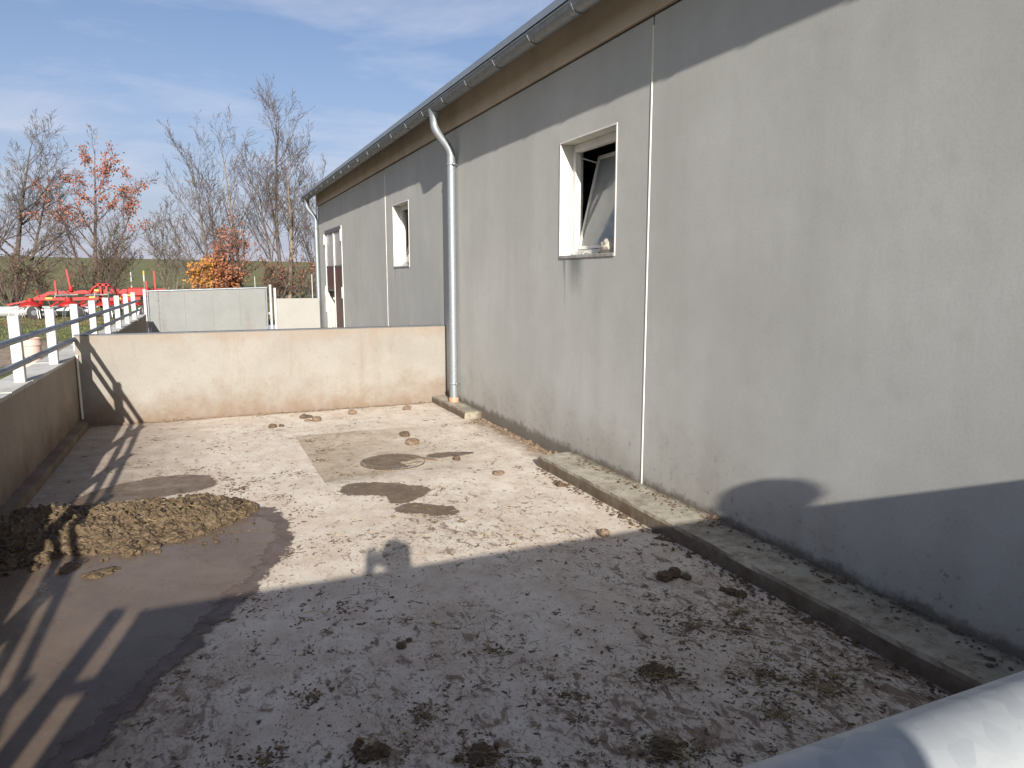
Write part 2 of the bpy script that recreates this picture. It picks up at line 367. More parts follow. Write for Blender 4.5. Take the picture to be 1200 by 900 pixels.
M = dict(
    barn=m_barn_wall(),
    divider=m_cast('cream_cast_concrete', (0.220, 0.203, 0.175), (0.270, 0.253, 0.222), dirt=(0.165, 0.108, 0.07), dz=0.42, grey=(0.245, 0.225, 0.195), ztop=1.04, topc=(0.23, 0.175, 0.13)),
    yardwall=m_cast('stained_wall_concrete', (0.265, 0.22, 0.17), (0.325, 0.275, 0.215), dirt=(0.125, 0.078, 0.05), dz=0.45, grey=(0.26, 0.235, 0.20)),
    kerb=m_cast('kerb_concrete', (0.36, 0.33, 0.26), (0.47, 0.44, 0.36), dirt=(0.105, 0.073, 0.048), dz=0.16, grey=(0.29, 0.265, 0.20), dirt_amt=0.9, face_dirt=True),
    coping=m_cast('weathered_coping', (0.40, 0.39, 0.37), (0.52, 0.51, 0.48), dirt=(0.14, 0.13, 0.11), dz=0.0, grey=(0.24, 0.24, 0.22), dirt_amt=0.0),
    whitewall=m_cast('white_cast_panel', (0.265, 0.258, 0.238), (0.30, 0.292, 0.27), dirt=(0.24, 0.2, 0.15), dz=0.3, grey=(0.29, 0.285, 0.265), dirt_amt=0.4),
    floor=m_floor(), ground=m_ground(), water=m_water(), wet=m_wet(),
    darkwet=m_wet('dark_wet_film', (0.105, 0.075, 0.052), (0.160, 0.118, 0.085), 0.2, 0.5, 0.35),
    heap=m_dung('heap_mud', (0.062, 0.041, 0.022), (0.165, 0.116, 0.066), 0.62, 22),
    dungwet=m_dung('wet_dung', (0.030, 0.019, 0.010), (0.075, 0.050, 0.028), 0.4, 30),
    dung=m_dung('dark_dung', (0.085, 0.054, 0.032), (0.155, 0.103, 0.064), 0.75, 60),
    dungl=m_dung('dry_dung', (0.16, 0.108, 0.070), (0.26, 0.185, 0.125), 0.85, 50),
    straw=m_simple('straw', (0.38, 0.29, 0.15), (0.17, 0.12, 0.06), 0.6, scale=8),
    zinc=m_zinc('zinc_sheet', (0.31, 0.335, 0.35), (0.235, 0.255, 0.27), 0.5, 35, 0.6), zincdark=m_zinc('aged_zinc', (0.30, 0.32, 0.34), (0.22, 0.235, 0.25), 0.5, 30, 0.75),
    galv=m_zinc('galvanised_tube', (0.42, 0.44, 0.445), (0.29, 0.31, 0.33), 0.42, 110, 0.25),
    gatesheet=m_cast('gate_sheet', (0.185, 0.192, 0.185), (0.215, 0.222, 0.215), dirt=(0.13, 0.09, 0.055), dz=0.2, grey=(0.17, 0.178, 0.172), dirt_amt=0.4),
    rail=m_zinc('rail_tube', (0.26, 0.29, 0.33), (0.19, 0.21, 0.24), 0.45, 40, 0.7),
    white=m_simple('white_paint', (0.66, 0.645, 0.60), (0.55, 0.53, 0.48), 0.5, scale=7, det=6),
    postwhite=m_simple('white_plastic', (0.44, 0.44, 0.437), (0.37, 0.37, 0.368), 0.45, scale=5),
    sill=m_simple('dirty_sill', (0.38, 0.37, 0.34), (0.22, 0.20, 0.18), 0.9, scale=14, bump=0.4),
    seal=m_simple('white_sealant', (0.72, 0.69, 0.60), (0.60, 0.57, 0.49), 0.6, scale=9),
    gap=m_simple('joint_gap', (0.05, 0.05, 0.05), rough=0.9),
    fascia=m_simple('tan_fascia', (0.52, 0.43, 0.345), (0.44, 0.36, 0.285), 0.8, scale=2.2, bump=0.1, det=7),
    roof=m_zinc('roof_sheet', (0.33, 0.36, 0.40), (0.27, 0.30, 0.33), 0.5, 8, 0.6),
    glass=m_glass(),
    brown=m_simple('brown_board', (0.115, 0.055, 0.045), (0.085, 0.04, 0.033), 0.55, scale=3),
    darkgrey=m_simple('dark_grey_metal', (0.12, 0.125, 0.135), (0.08, 0.085, 0.09), 0.5),
    frost=m_simple('milky_pane', (0.42, 0.42, 0.40), (0.33, 0.33, 0.32), 0.25, scale=1.5),
    pink=m_simple('faded_drain_plastic', (0.52, 0.37, 0.32), (0.46, 0.32, 0.27), 0.55, scale=6),
    orange=m_simple('orange_drain_plastic', (0.46, 0.25, 0.17), (0.42, 0.22, 0.15), 0.55, scale=6),
    red=m_simple('red_machine_paint', (0.36, 0.015, 0.012), (0.24, 0.018, 0.014), 0.5, scale=9),
    yellow=m_simple('yellow_paint', (0.70, 0.42, 0.04), (0.6, 0.36, 0.05), 0.45),
    black=m_simple('black_rubber', (0.025, 0.025, 0.025), (0.035, 0.033, 0.03), 0.8),
    steel=m_simple('bright_steel', (0.55, 0.54, 0.50), (0.42, 0.41, 0.38), 0.4, 0.4),
    pipe=m_simple('white_pipe', (0.42, 0.42, 0.41), (0.34, 0.34, 0.33), 0.4, scale=3),
    bark=m_simple('grey_bark', (0.12, 0.095, 0.082), (0.075, 0.058, 0.05), 0.9, scale=3),
    barkpale=m_simple('pale_bark', (0.22, 0.175, 0.125), (0.13, 0.10, 0.075), 0.9, scale=2.5),
    twig=m_simple('brown_twigs', (0.125, 0.09, 0.066), (0.085, 0.06, 0.045), 0.9, scale=2),
    twigpale=m_simple('pale_twigs', (0.17, 0.145, 0.095), (0.12, 0.10, 0.065), 0.9, scale=2),
    lcopper=m_leaf('copper_leaf', (0.20, 0.068, 0.042), (0.28, 0.105, 0.058)),
    lorange=m_leaf('orange_leaf', (0.30, 0.11, 0.040), (0.20, 0.07, 0.034)),
    lyellow=m_leaf('yellow_leaf', (0.42, 0.21, 0.03), (0.36, 0.16, 0.028)),
    lbrown=m_leaf('brown_leaf', (0.11, 0.06, 0.035), (0.17, 0.088, 0.045)),
    grass=m_leaf('grass_blade', (0.075, 0.105, 0.03), (0.15, 0.145, 0.055)),
    rock=m_simple('pale_stone', (0.52, 0.47, 0.39), (0.36, 0.32, 0.27), 0.9, scale=16, bump=0.5),
    skin=m_simple('skin', (0.55, 0.33, 0.24), (0.50, 0.29, 0.20), 0.5),
    jacket=m_simple('dark_jacket', (0.05, 0.06, 0.085), (0.04, 0.045, 0.065), 0.85, scale=30, bump=0.2),
    trousers=m_simple('blue_trousers', (0.07, 0.09, 0.14), (0.05, 0.065, 0.10), 0.9, scale=30, bump=0.2),
    hair=m_simple('brown_hair', (0.06, 0.04, 0.025), (0.04, 0.028, 0.018), 0.7, scale=30, bump=0.4),
)

# ------------------------------------------------------------------ mesh helpers
ORG = {}
class MB:
    def __init__(s): s.v = []; s.f = []; s.smooth = False
    def add(s, vs, fs):
        o = len(s.v); s.v += [tuple(p) for p in vs]; s.f += [tuple(i+o for i in f) for f in fs]
        return s
    def box(s, x0, x1, y0, y1, z0, z1, bev=0.0):
        if bev <= 0:
            vs = [(x, y, z) for z in (z0, z1) for y in (y0, y1) for x in (x0, x1)]
            return s.add(vs, [(0,2,3,1), (4,5,7,6), (0,1,5,4), (2,6,7,3), (0,4,6,2), (1,3,7,5)])
        b = bmesh.new()
        bmesh.ops.create_cube(b, size=1)
        for v in b.verts:
            v.co = Vector((x0+(v.co.x+.5)*(x1-x0), y0+(v.co.y+.5)*(y1-y0), z0+(v.co.z+.5)*(z1-z0)))
        bmesh.ops.bevel(b, geom=list(b.edges), offset=bev, segments=1, affect='EDGES')
        s.add([v.co[:] for v in b.verts], [[v.index for v in f.verts] for f in b.faces] if b.verts.index_update() is None else [])
        b.free(); return s
    def tube(s, pts, r, n=10, cap=True):
        pts = [Vector(p) for p in pts]
        rs = r if isinstance(r, (list, tuple)) else [r]*len(pts)
        o = len(s.v); prev = None
        for i, p in enumerate(pts):
            d = (pts[min(i+1, len(pts)-1)] - pts[max(i-1, 0)])
            if d.length < 1e-9: d = Vector((0, 0, 1))
            d.normalize()
            if prev is None:
                a = d.orthogonal().normalized()
            else:
                a = prev - d*prev.dot(d)
                a = a.normalized() if a.length > 1e-6 else d.orthogonal().normalized()
            prev = a; b = d.cross(a)
            for k in range(n):
                t = 2*pi*k/n
                s.v.append(tuple(p + (a*cos(t) + b*sin(t))*rs[i]))
        for i in range(len(pts)-1):
            for k in range(n):
                k2 = (k+1) % n
                s.f.append((o+i*n+k, o+i*n+k2, o+(i+1)*n+k2, o+(i+1)*n+k))
        if cap:
            s.f.append(tuple(o+k for k in reversed(range(n))))
            s.f.append(tuple(o+(len(pts)-1)*n+k for k in range(n)))
        return s
    def bar(s, a, b, w, h):
        """rectangular bar between two points"""
        a, b = Vector(a), Vector(b); d = (b-a).normalized()
        u = d.cross(Vector((0, 0, 1)))
        u = u.normalized() if u.length > 1e-4 else Vector((1, 0, 0))
        v = u.cross(d)
        vs = [p + u*sx*w/2 + v*sy*h/2 for p in (a, b) for sx, sy in ((-1,-1), (1,-1), (1,1), (-1,1))]
        return s.add(vs, [(3,2,1,0), (4,5,6,7), (0,1,5,4), (1,2,6,5), (2,3,7,6), (3,0,4,7)])
    def lathe(s, c, prof, n=20, ax=None):
        c = Vector(c); ax = Vector(ax or (0, 0, 1)).normalized(); u = ax.orthogonal().normalized(); w = ax.cross(u)
        o = len(s.v)
        for (r, h) in prof:
            for k in range(n):
                t = 2*pi*k/n; s.v.append(tuple(c + ax*h + (u*cos(t)+w*sin(t))*r))
        for i in range(len(prof)-1):
            for k in range(n):
                k2 = (k+1) % n
                s.f.append((o+i*n+k, o+i*n+k2, o+(i+1)*n+k2, o+(i+1)*n+k))
        s.f.append(tuple(o+k for k in reversed(range(n))))
        s.f.append(tuple(o+(len(prof)-1)*n+k for k in range(n)))
        return s
    def blob(s, c, rx, ry, rz, rot=0.0, amp=0.25, freq=1.6, sub=2, seed=0, flat=None):
        b = bmesh.new(); bmesh.ops.create_icosphere(b, subdivisions=sub, radius=1)
        b.verts.index_update(); c = Vector(c); vs = []
        cr_, sr_ = cos(rot), sin(rot)
        for v in b.verts:
            k = 1 + amp*noise.noise(v.co*freq + Vector((seed*3.1, seed*1.7, seed*.9))) + amp*.5*noise.noise(v.co*freq*2.7 + Vector((seed, 0, seed*2)))
            p = Vector((v.co.x*rx*k, v.co.y*ry*k, v.co.z*rz*k))
            p = Vector((p.x*cr_-p.y*sr_, p.x*sr_+p.y*cr_, p.z))
            if flat is not None and c.z+p.z < flat: p.z = flat-c.z
            vs.append(c+p)
        s.add(vs, [[v.index for v in f.verts] for f in b.faces]); b.free(); return s
    def build(s, name, mat, parent=None, smooth=None):
        off = ORG.get(parent.name, Vector()) if parent else Vector()
        me = bpy.data.meshes.new(name)
        me.from_pydata([(x-off.x, y-off.y, z-off.z) for x, y, z in s.v] if parent else s.v, [], s.f)
        me.materials.append(mat)
        if getattr(s, 'edge', None):
            at = me.attributes.new('edge', 'FLOAT', 'POINT'); at.data.foreach_set('value', s.edge)
        if smooth or (smooth is None and s.smooth):
            me.polygons.foreach_set('use_smooth', [True]*len(me.polygons))
            if hasattr(me, 'set_sharp_from_angle'): me.set_sharp_from_angle(angle=radians(40))
        me.update()
        o = bpy.data.objects.new(name, me)
        COL.objects.link(o)
        if parent: o.parent = parent; ORG[o.name] = off
        return o

def tag(o, label=None, cat=None, group=None, kind=None):
    for k, v in (('label', label), ('category', cat), ('group', group), ('kind', kind)):
        if v: o[k] = v
    return o
def thing(name, loc, label, cat, group=None):
    o = bpy.data.objects.new(name, None); COL.objects.link(o); o.location = loc
    o.empty_display_size = 0.2
    ORG[o.name] = Vector(loc)
    return tag(o, label, cat, group)
def dup(o, parent=None, loc=None):
    c = o.copy(); COL.objects.link(c); c.parent = parent
    if loc is not None: c.location = loc
    for ch in list(o.children): dup(ch, c)
    ORG[c.name] = ORG.get(o.name, Vector())
    return c

# ------------------------------------------------------------------ setting: ground
def sstep(a, b, t):
    if a > b: return 1-sstep(b, a, t)
    t = min(1, max(0, (t-a)/(b-a))); return t*t*(3-2*t)
def terr(x, y):
    base = 0.45*sstep(-11, -7, y) - 0.02*(1-sstep(-11, -7, y))
    crest = 4.73 - 0.0112*max(-120, min(120, x)) - base
    if y <= 140: h = crest*max(0, (y-29)/111)**1.05
    else: h = crest*(1-((y-140)/260)**2*1.6)
    return base + h
YARD = (-1.52, 3.3, -12.0, 20.2)
xs = sorted(set([-400, -250, -150, -100, -70, -50, -36, -26, -19, -14, -10, -7, -5, -3.6, -2.5, YARD[0], -0.6, 0.8, 2.2, YARD[1], 5, 8, 13, 20, 30, 45, 70, 100, 150, 250, 400]))
ys = sorted(set([-200, -100, -50, -25, -17, YARD[2], -9.5, -7, -3, 0, 4, 8, 12, 16, YARD[3], 22, 24, 26, 28, 30, 33, 37, 42, 48, 56, 66, 80, 96, 110, 122, 132, 140, 148, 160, 180, 220, 300, 400]))
g = MB()
idx = {}
for j, y in enumerate(ys):
    for i, x in enumerate(xs):
        idx[i, j] = len(g.v); g.v.append((x, y, terr(x, y)))
for j in range(len(ys)-1):
    for i in range(len(xs)-1):
        if xs[i] >= YARD[0]-1e-6 and xs[i+1] <= YARD[1]+1e-6 and ys[j] >= YARD[2]-1e-6 and ys[j+1] <= YARD[3]+1e-6: continue
        g.f.append((idx[i, j], idx[i+1, j], idx[i+1, j+1], idx[i, j+1]))
tag(g.build('ground', M['ground'], smooth=True), kind='structure')

# yard floor with the sunk slab round the manhole
def floor_z(x, y):
    z = 0.004*noise.noise(Vector((x*1.3, y*1.3, 0))) + 0.0015*noise.noise(Vector((x*6, y*6, 3)))
    if 0.90 <= x <= 2.95 and 5.9 <= y <= 7.981:
        z -= 0.022*sstep(2.95, 1.6, x)*sstep(5.9, 6.25, y)*sstep(7.98, 7.2, y)
    return z
fx = sorted(set([-1.6+0.07*i for i in range(71)] + [0.899, 0.901]))
fy = sorted(set([-12+1.0*i for i in range(13)] + [1+0.08*i for i in range(110)] + [7.980, 7.982] + [9.9+0.9*i for i in range(12)] + [20.25]))
g = MB(); nx = len(fx)
for y in fy:
    for x in fx: g.v.append((x, y, floor_z(x, y)))
for j in range(len(fy)-1):
    for i in range(nx-1):
        a = j*nx+i; g.f.append((a, a+1, a+nx+1, a+nx))
tag(g.build('yard_floor', M['floor'], smooth=True), kind='structure')

# ------------------------------------------------------------------ barn
WX, WT = 3.12, 0.24
barn = thing('barn', (3.12, 4.0, 0), 'long grey concrete barn with tan eaves and zinc gutter', 'barn')
def wall_holes(y0, y1, z0, z1, holes, x0=WX, t=WT):
    m = MB()
    yl = sorted({y0, y1} | {h[0] for h in holes} | {h[1] for h in holes})
    zl = sorted({z0, z1} | {h[2] for h in holes} | {h[3] for h in holes})
    for a, b in zip(yl, yl[1:]):
        for c, d in zip(zl, zl[1:]):
            if any(a >= h[0]-1e-6 and b <= h[1]+1e-6 and c >= h[2]-1e-6 and d <= h[3]+1e-6 for h in holes): continue
            m.add([(x0, a, c), (x0, b, c), (x0, b, d), (x0, a, d)], [(0, 3, 2, 1)])
            m.add([(x0+t, a, c), (x0+t, b, c), (x0+t, b, d), (x0+t, a, d)], [(0, 1, 2, 3)])
    def rim(a, b, c, d, inv):
        p = [(x0, a, c), (x0, b, c), (x0, b, d), (x0, a, d), (x0+t, a, c), (x0+t, b, c), (x0+t, b, d), (x0+t, a, d)]
        fs = [(0, 1, 5, 4), (1, 2, 6, 5), (2, 3, 7, 6), (3, 0, 4, 7)]
        m.add(p, [f[::-1] for f in fs] if inv else fs)
    rim(y0, y1, z0, z1, False)
    for h in holes: rim(*h, True)
    return m
WIN = [(5.115, 6.10, 1.872, 2.905), (11.255, 12.245, 1.86, 2.895)]
DOOR = (16.93, 19.25, 0.012, 2.87)
TOPZ = 3.545
JN = [-11.95, -3.45, 4.65, 12.75, 20.3]
JG = 0.011
for i in range(4):
    a, b = JN[i], JN[i+1]
    hs = [h for h in WIN + [DOOR] if a < h[0] < b]
    wall_holes(a+(JG if i else 0), b-(JG if i < 3 else 0), -0.1, TOPZ, hs).build('wall_panel', M['barn'], barn)
for y in JN[1:4]:
    MB().box(WX+0.035, WX+0.05, y-JG-0.01, y+JG+0.01, -0.05, TOPZ-0.002).build('joint_gap', M['gap'], barn)
    m = MB().tube([(WX+0.004, y+0.003, 0.05), (WX+0.004, y+0.003, 1.6), (WX+0.003, y+0.004, TOPZ-0.06)], 0.0095, 8)
    m.build('joint_seal', M['seal'], barn, smooth=True)
BW = 9.0
MB().box(WX+WT+0.003, WX+BW, 20.06, 20.3, -0.1, 3.9).build('gable_wall', M['barn'], barn)
MB().box(WX+WT+0.003, WX+BW, -11.95, -11.71, -0.1, 3.9).build('gable_wall', M['barn'], barn)
MB().box(WX+BW+0.003, WX+BW+0.24, -11.95, 20.3, -0.1, 3.9).build('rear_wall', M['barn'], barn)
MB().box(WX+WT+0.002, WX+BW, -11.7, 20.05, -0.08, -0.02).build('barn_floor', M['sill'], barn)
# gable triangles and roof
SLOPE = math.tan(radians(15))
EX, EZ = 2.735, 3.800           # eave edge, underside
RX = WX+BW/2; RZ = EZ+(RX-EX)*SLOPE
for yg in (20.06, -11.95):
    m = MB(); p = [(WX+WT, 3.9), (WX+BW, 3.9), (WX+BW, 3.905), (RX, RZ-0.02), (WX+WT, 3.915)]
    vs = [(x, y, z) for y in (yg+.002, yg+.238) for x, z in p]
    m.add(vs, [(0,1,2,3,4), (9,8,7,6,5)] + [(i, i+5, (i+1)%5+5, (i+1)%5) for i in range(5)])
    m.build('gable_top', M['barn'], barn)
def roof_slab(xa, za, xb, zb, th=0.062):
    m = MB(); ya, yb = -12.2, 20.66
    vs = [(xa, ya, za), (xb, ya, zb), (xb, yb, zb), (xa, yb, za), (xa, ya, za+th), (xb, ya, zb+th), (xb, yb, zb+th), (xa, yb, za+th)]
    return m.add(vs, [(0,3,2,1), (4,5,6,7), (0,1,5,4), (1,2,6,5), (2,3,7,6), (3,0,4,7)])
rf = roof_slab(EX, EZ, RX, RZ).build('roof', M['roof'], barn)
roof_slab(2*RX-EX, EZ, RX+0.002, RZ).build('roof', M['roof'], barn)
# fascia boards
fb = [-11.9, -7.9, 0.1, 8.1, 16.1, 20.29]
for a, b in zip(fb, fb[1:]):
    MB().box(3.094, WX+0.1, a+0.003, b-0.003, TOPZ+0.022, 3.878, 0.004).build('fascia_board', M['fascia'], barn)
MB().box(WX+0.02, WX+0.1, -11.9, 20.29, TOPZ+0.001, TOPZ+0.021).build('eave_gap', M['gap'], barn)
# gutter : half round with beaded rim
gut = MB(); GC = (2.822, 3.775); GR = 0.075
prof = [(GC[0]+GR*cos(t), GC[1]+GR*sin(t)) for t in [pi + pi*k/12 for k in range(13)]]
inner = [(GC[0]+(GR-.004)*cos(t), GC[1]+(GR-.004)*sin(t)) for t in [2*pi - pi*k/12 for k in range(13)]]
loop = prof + inner; n = len(loop)
yl = [-12.2] + [-12.2 + 3.0*k for k in range(1, 11)] + [20.68]
for y in yl: gut.v += [(x, y, z) for x, z in loop]
for j in range(len(yl)-1):
    for k in range(n):
        k2 = (k+1) % n; gut.f.append((j*n+k, j*n+k2, (j+1)*n+k2, (j+1)*n+k))
gut.f.append(tuple(range(n))); gut.f.append(tuple(reversed(range((len(yl)-1)*n, len(yl)*n))))
gut.tube([(GC[0]-GR, -12.2, GC[1]+.004), (GC[0]-GR, 20.68, GC[1]+.004)], 0.011, 8)
go = gut.build('gutter', M['zincdark'], barn, smooth=True)
for e in (20.66, -12.2):
    MB().lathe((GC[0], e, GC[1]), [(GR-.003, 0), (GR-.003, .012)], 20, (0, 1, 0)).build('gutter_end', M['zincdark'], go)
for k in range(-15, 26):
    y = 0.42 + 0.80*k
    if not -12 < y < 20.6: continue
    m = MB()
    pts = [(GC[0]+(GR+.003)*cos(t), GC[1]+(GR+.003)*sin(t)) for t in [pi*0.96 + pi*1.08*q/12 for q in range(13)]]
    vs = [(x, yy, z) for yy in (y-.012, y+.012) for x, z in pts]
    pts2 = [(GC[0]+(GR+.007)*cos(t), GC[1]+(GR+.007)*sin(t)) for t in [pi*0.96 + pi*1.08*q/12 for q in range(13)]]
    vs += [(x, yy, z) for yy in (y-.012, y+.012) for x, z in pts2]
    fs = []
    for q in range(12):
        fs += [(26+q, 26+q+1, 39+q+1, 39+q), (q, q+1, 26+q+1, 26+q), (13+q, 39+q, 39+q+1, 13+q+1)]
    m.add(vs, fs); m.build('gutter_bracket', M['zincdark'], go)
# downspouts
def downspout(yc, zb, foot=True, xw=3.035):
    r = 0.053
    c = []
    x0, z0, x1, z1 = GC[0], GC[1]-GR+0.01, xw, 3.20
    path = [(x0, z0), (x0, z0-.07), (x0, z0-.14)]
    for k in range(1, 10):
        t = k/10; s_ = t*t*(3-2*t)
        path.append((x0+(x1-x0)*s_, z0-.14-(z0-.14-z1)*t))
    path += [(x1, z1), (x1, z1-.12)]
    up_ = [(x, yc, z) for x, z in path]
    rs = [r*1.25, r*1.05, r*.97] + [r*1.0]*(len(up_)-3)
    ds = MB().tube(up_ , rs, 16).tube([(x1, yc, z1-.02), (x1, yc, zb)], r*1.03, 18).build('downspout', M['zinc'], barn, smooth=True)
    MB().lathe((x0, yc, z0-.02), [(r*1.5, .05), (r*1.25, 0), (r*1.0, -.10), (r*.98, -.11)], 16).build('outlet', M['zinc'], ds, smooth=True)
    for zc in (3.10, 0.33) if foot else (3.0,):
        m = MB().lathe((x1, yc, zc), [(r*1.14, -.013), (r*1.2, -.008), (r*1.2, .008), (r*1.14, .013)], 18)
        m.tube([(x1+r, yc-.01, zc), (WX-.001, yc-.01, zc)], 0.006, 6)
        m.box(x1-.01, x1+.02, yc-r*1.2-.028, yc-r*1.1, zc-.012, zc+.012, .003)
        m.build('clamp', M['zinc'], ds, smooth=True)
    if foot:
        MB().lathe((x1, yc, zb-.012), [(r*1.22, -.04), (r*1.25, .01), (r*1.2, .03)], 18).build('socket_ring', M['orange'], ds, smooth=True)
        MB().tube([(x1, yc, .62), (x1, yc, .66)], r*1.06, 18).build('sleeve_joint', M['zinc'], ds, smooth=True)
    return ds
downspout(8.93, 0.125)
downspout(20.12, 0.02, False)

# windows
def window(h, opened=True, sash_tilt=13.5):
    y0, y1, z0, z1 = h
    w = MB()
    t = 0.013; xo, xi = WX-0.006, WX+0.225
    w.box(xo, xi, y0+.001, y0+t, z0+.001, z1-.001)
    w.box(xo, xi, y1-t, y1-.001, z0+.001, z1-.001)
    w.box(xo, xi, y0+t+.001, y1-t-.001, z1-t, z1-.001)
    win = w.build('window', M['white'], barn)
    m = MB().box(xo-.004, xi, y0+t+.001, y1-t-.001, z0-.004, z0+.026, .004)
    m.build('sill', M['sill'], win)
    f = MB(); fx0, fx1 = WX+.125, WX+.185; b = .045
    a0, a1, c0, c1 = y0+t+.002, y1-t-.002, z0+.028, z1-t-.002
    f.box(fx0, fx1, a0, a0+b, c0, c1, .003).box(fx0, fx1, a1-b, a1, c0, c1, .003)
    f.box(fx0, fx1, a0+b+.001, a1-b-.001, c1-b*1.5, c1, .003).box(fx0, fx1, a0+b+.001, a1-b-.001, c0, c0+b, .003)
    f.build('frame', M['white'], win)
    # sash hinged at the bottom, top falling inward
    a = radians(sash_tilt)
    sy0, sy1, sh = a0+b+.006, a1-b-.006, (c1-c0)-2.6*b
    hx, hz = fx0+.030, c0+b+.010
    def P(u, y, k): # u along sash height, k thickness
        return (hx + u*sin(a) + k*cos(a), y, hz + u*cos(a) - k*sin(a))
    def sbox(mm, u0, u1, ya, yb, k0, k1):
        vs = [P(u, y, k) for u in (u0, u1) for y in (ya, yb) for k in (k0, k1)]
        mm.add(vs, [(0,1,3,2), (4,6,7,5), (0,4,5,1), (2,3,7,6), (0,2,6,4), (1,5,7,3)])
    s = MB(); sb = .03
    sbox(s, 0, sb, sy0, sy1, 0, .03); sbox(s, sh-sb, sh, sy0, sy1, 0, .03)
    sbox(s, sb+.001, sh-sb-.001, sy0, sy0+sb, 0, .03); sbox(s, sb+.001, sh-sb-.001, sy1-sb, sy1, 0, .03)
    s.build('sash', M['white'], win)
    p = MB(); sbox(p, sb, sh-sb, sy0+sb-.001, sy1-sb+.001, .012, .018)
    p.build('pane', M['glass'], win)
    tp = P(sh-.06, sy1-.01, .01)
    MB().tube([(fx1, a1-b+.01, c1-.11), (tp[0], tp[1]+.012, tp[2])], .006, 6).build('stay_arm', M['white'], win)
    return win
window(WIN[0]); window(WIN[1], sash_tilt=16)
# door: two leaves with milky upper panes
y0, y1, z0, z1 = DOOR
door = MB().box(WX-.012, WX+.06, y0+.002, y0+.06, z0, z1-.001, .004).build('door', M['white'], barn)
MB().box(WX-.012, WX+.06, y1-.06, y1-.002, z0, z1-.001, .004).build('jamb', M['white'], door)
MB().box(WX-.02, WX+.06, y0+.061, y1-.061, z1-.10, z1-.002, .004).build('door_header', M['darkgrey'], door)
ym = 18.06
MB().box(WX-.008, WX+.05, ym-.045, ym+.045, z0, z1-.101, .004).build('mullion', M['white'], door)
for a, b, lowz in ((y0+.061, ym-.046, 0.02), (ym+.046, y1-.061, 1.40)):
    MB().box(WX+.015, WX+.03, a, b, 1.985, z1-.103).build('pane', M['frost'], door)
    MB().box(WX-.002, WX+.045, a, b, 1.94, 1.984, .004).build('transom', M['darkgrey'], door)
    MB().box(WX+.005, WX+.04, a, b, lowz, 1.939, .003).build('lower_board', M['brown'], door)
MB().box(WX+.0, WX+.05, ym+.046, y1-.061, 1.36, 1.399, .004).build('board_edge', M['darkgrey'], door)
MB().bar((WX+.03, y1-.30, 0.02), (WX-.03, y1-.10, 1.35), .05, .09).build('swung_leaf_edge', M['white'], door)
for yy, zz in ((y0+.01, 2.65), (y1-.01, 2.65), (y0+.01, 1.35), (y1-.01, 1.35), (y1-.01, .95)):
    MB().box(WX-.045, WX-.013, yy-.03, yy+.03, zz-.13, zz+.13, .006).build('hinge', M['white'], door)
MB().box(WX-.05, WX-.009, ym-.02, ym+.03, 1.15, 1.22, .006).tube([(WX-.045, ym+.02, 1.18), (WX-.05, ym-.12, 1.17)], .012, 8).build('handle', M['steel'], door)

# stones on the first window's sill
m = MB().blob((WX+.06, 5.30, WIN[0][2]+.026+.050), .055, .13, .075, 0.05, .35, 1.5, 3, 4, flat=WIN[0][2]+.0265)
tag(m.build('stone', M['rock'], smooth=False), 'pale angular stone lying on the near window sill', 'stone')
m = MB()
for k, (yy, sz) in enumerate(((5.62, .022), (5.68, .03), (5.83, .02), (5.90, .015), (5.44, .02), (5.75, .012))):
    m.blob((WX+.03+.02*(k%3), yy, WIN[0][2]+.026+sz*.3), sz*.9, sz*1.6, sz*.6, k, .35, 1.6, 2, k, flat=WIN[0][2]+.0265)
tag(m.build('rubble', M['sill'], smooth=True), 'crumbs of broken mortar along the near window sill', 'rubble', kind='stuff')

# ------------------------------------------------------------------ yard walls
def wx(y): return -1.272 + 0.018*(y-10.7)      # inner face of the left wall
def skewbox(mm, xa, xb, ya, yb, za, zb, seg=1):
    for k in range(seg):
        p, q = ya+(yb-ya)*k/seg, ya+(yb-ya)*(k+1)/seg
        vs = [(wx(y)+x, y, z) for z in (za, zb) for y in (p, q) for x in (xa, xb)]
        mm.add(vs, [(0,2,3,1), (4,5,7,6), (0,1,5,4), (2,6,7,3), (0,4,6,2), (1,3,7,5)])
    return mm
lw = thing('yard_wall', (wx(6), 6, 0), 'low stained concrete wall on the left carrying the white post fence', 'wall')
skewbox(MB(), -0.25, 0, -4, 19.4, -0.1, 0.795).build('wall_body', M['yardwall'], lw)
skewbox(MB(), 0.001, 0.095, -4, 9.46, 0.0, 0.082).build('ledge', M['yardwall'], lw)
yy = -4.0; rnd = random.Random(3)
while yy < 19.4:
    L = min(rnd.uniform(.55, .8), 19.4-yy)
    dz = rnd.uniform(-.004, .004); dx = rnd.uniform(-.008, .006)
    skewbox(MB(), -0.262+dx, 0.006+dx, yy+.006, yy+L-.006, 0.797, 0.825+dz).build('coping_slab', M['coping'], lw)
    yy += L
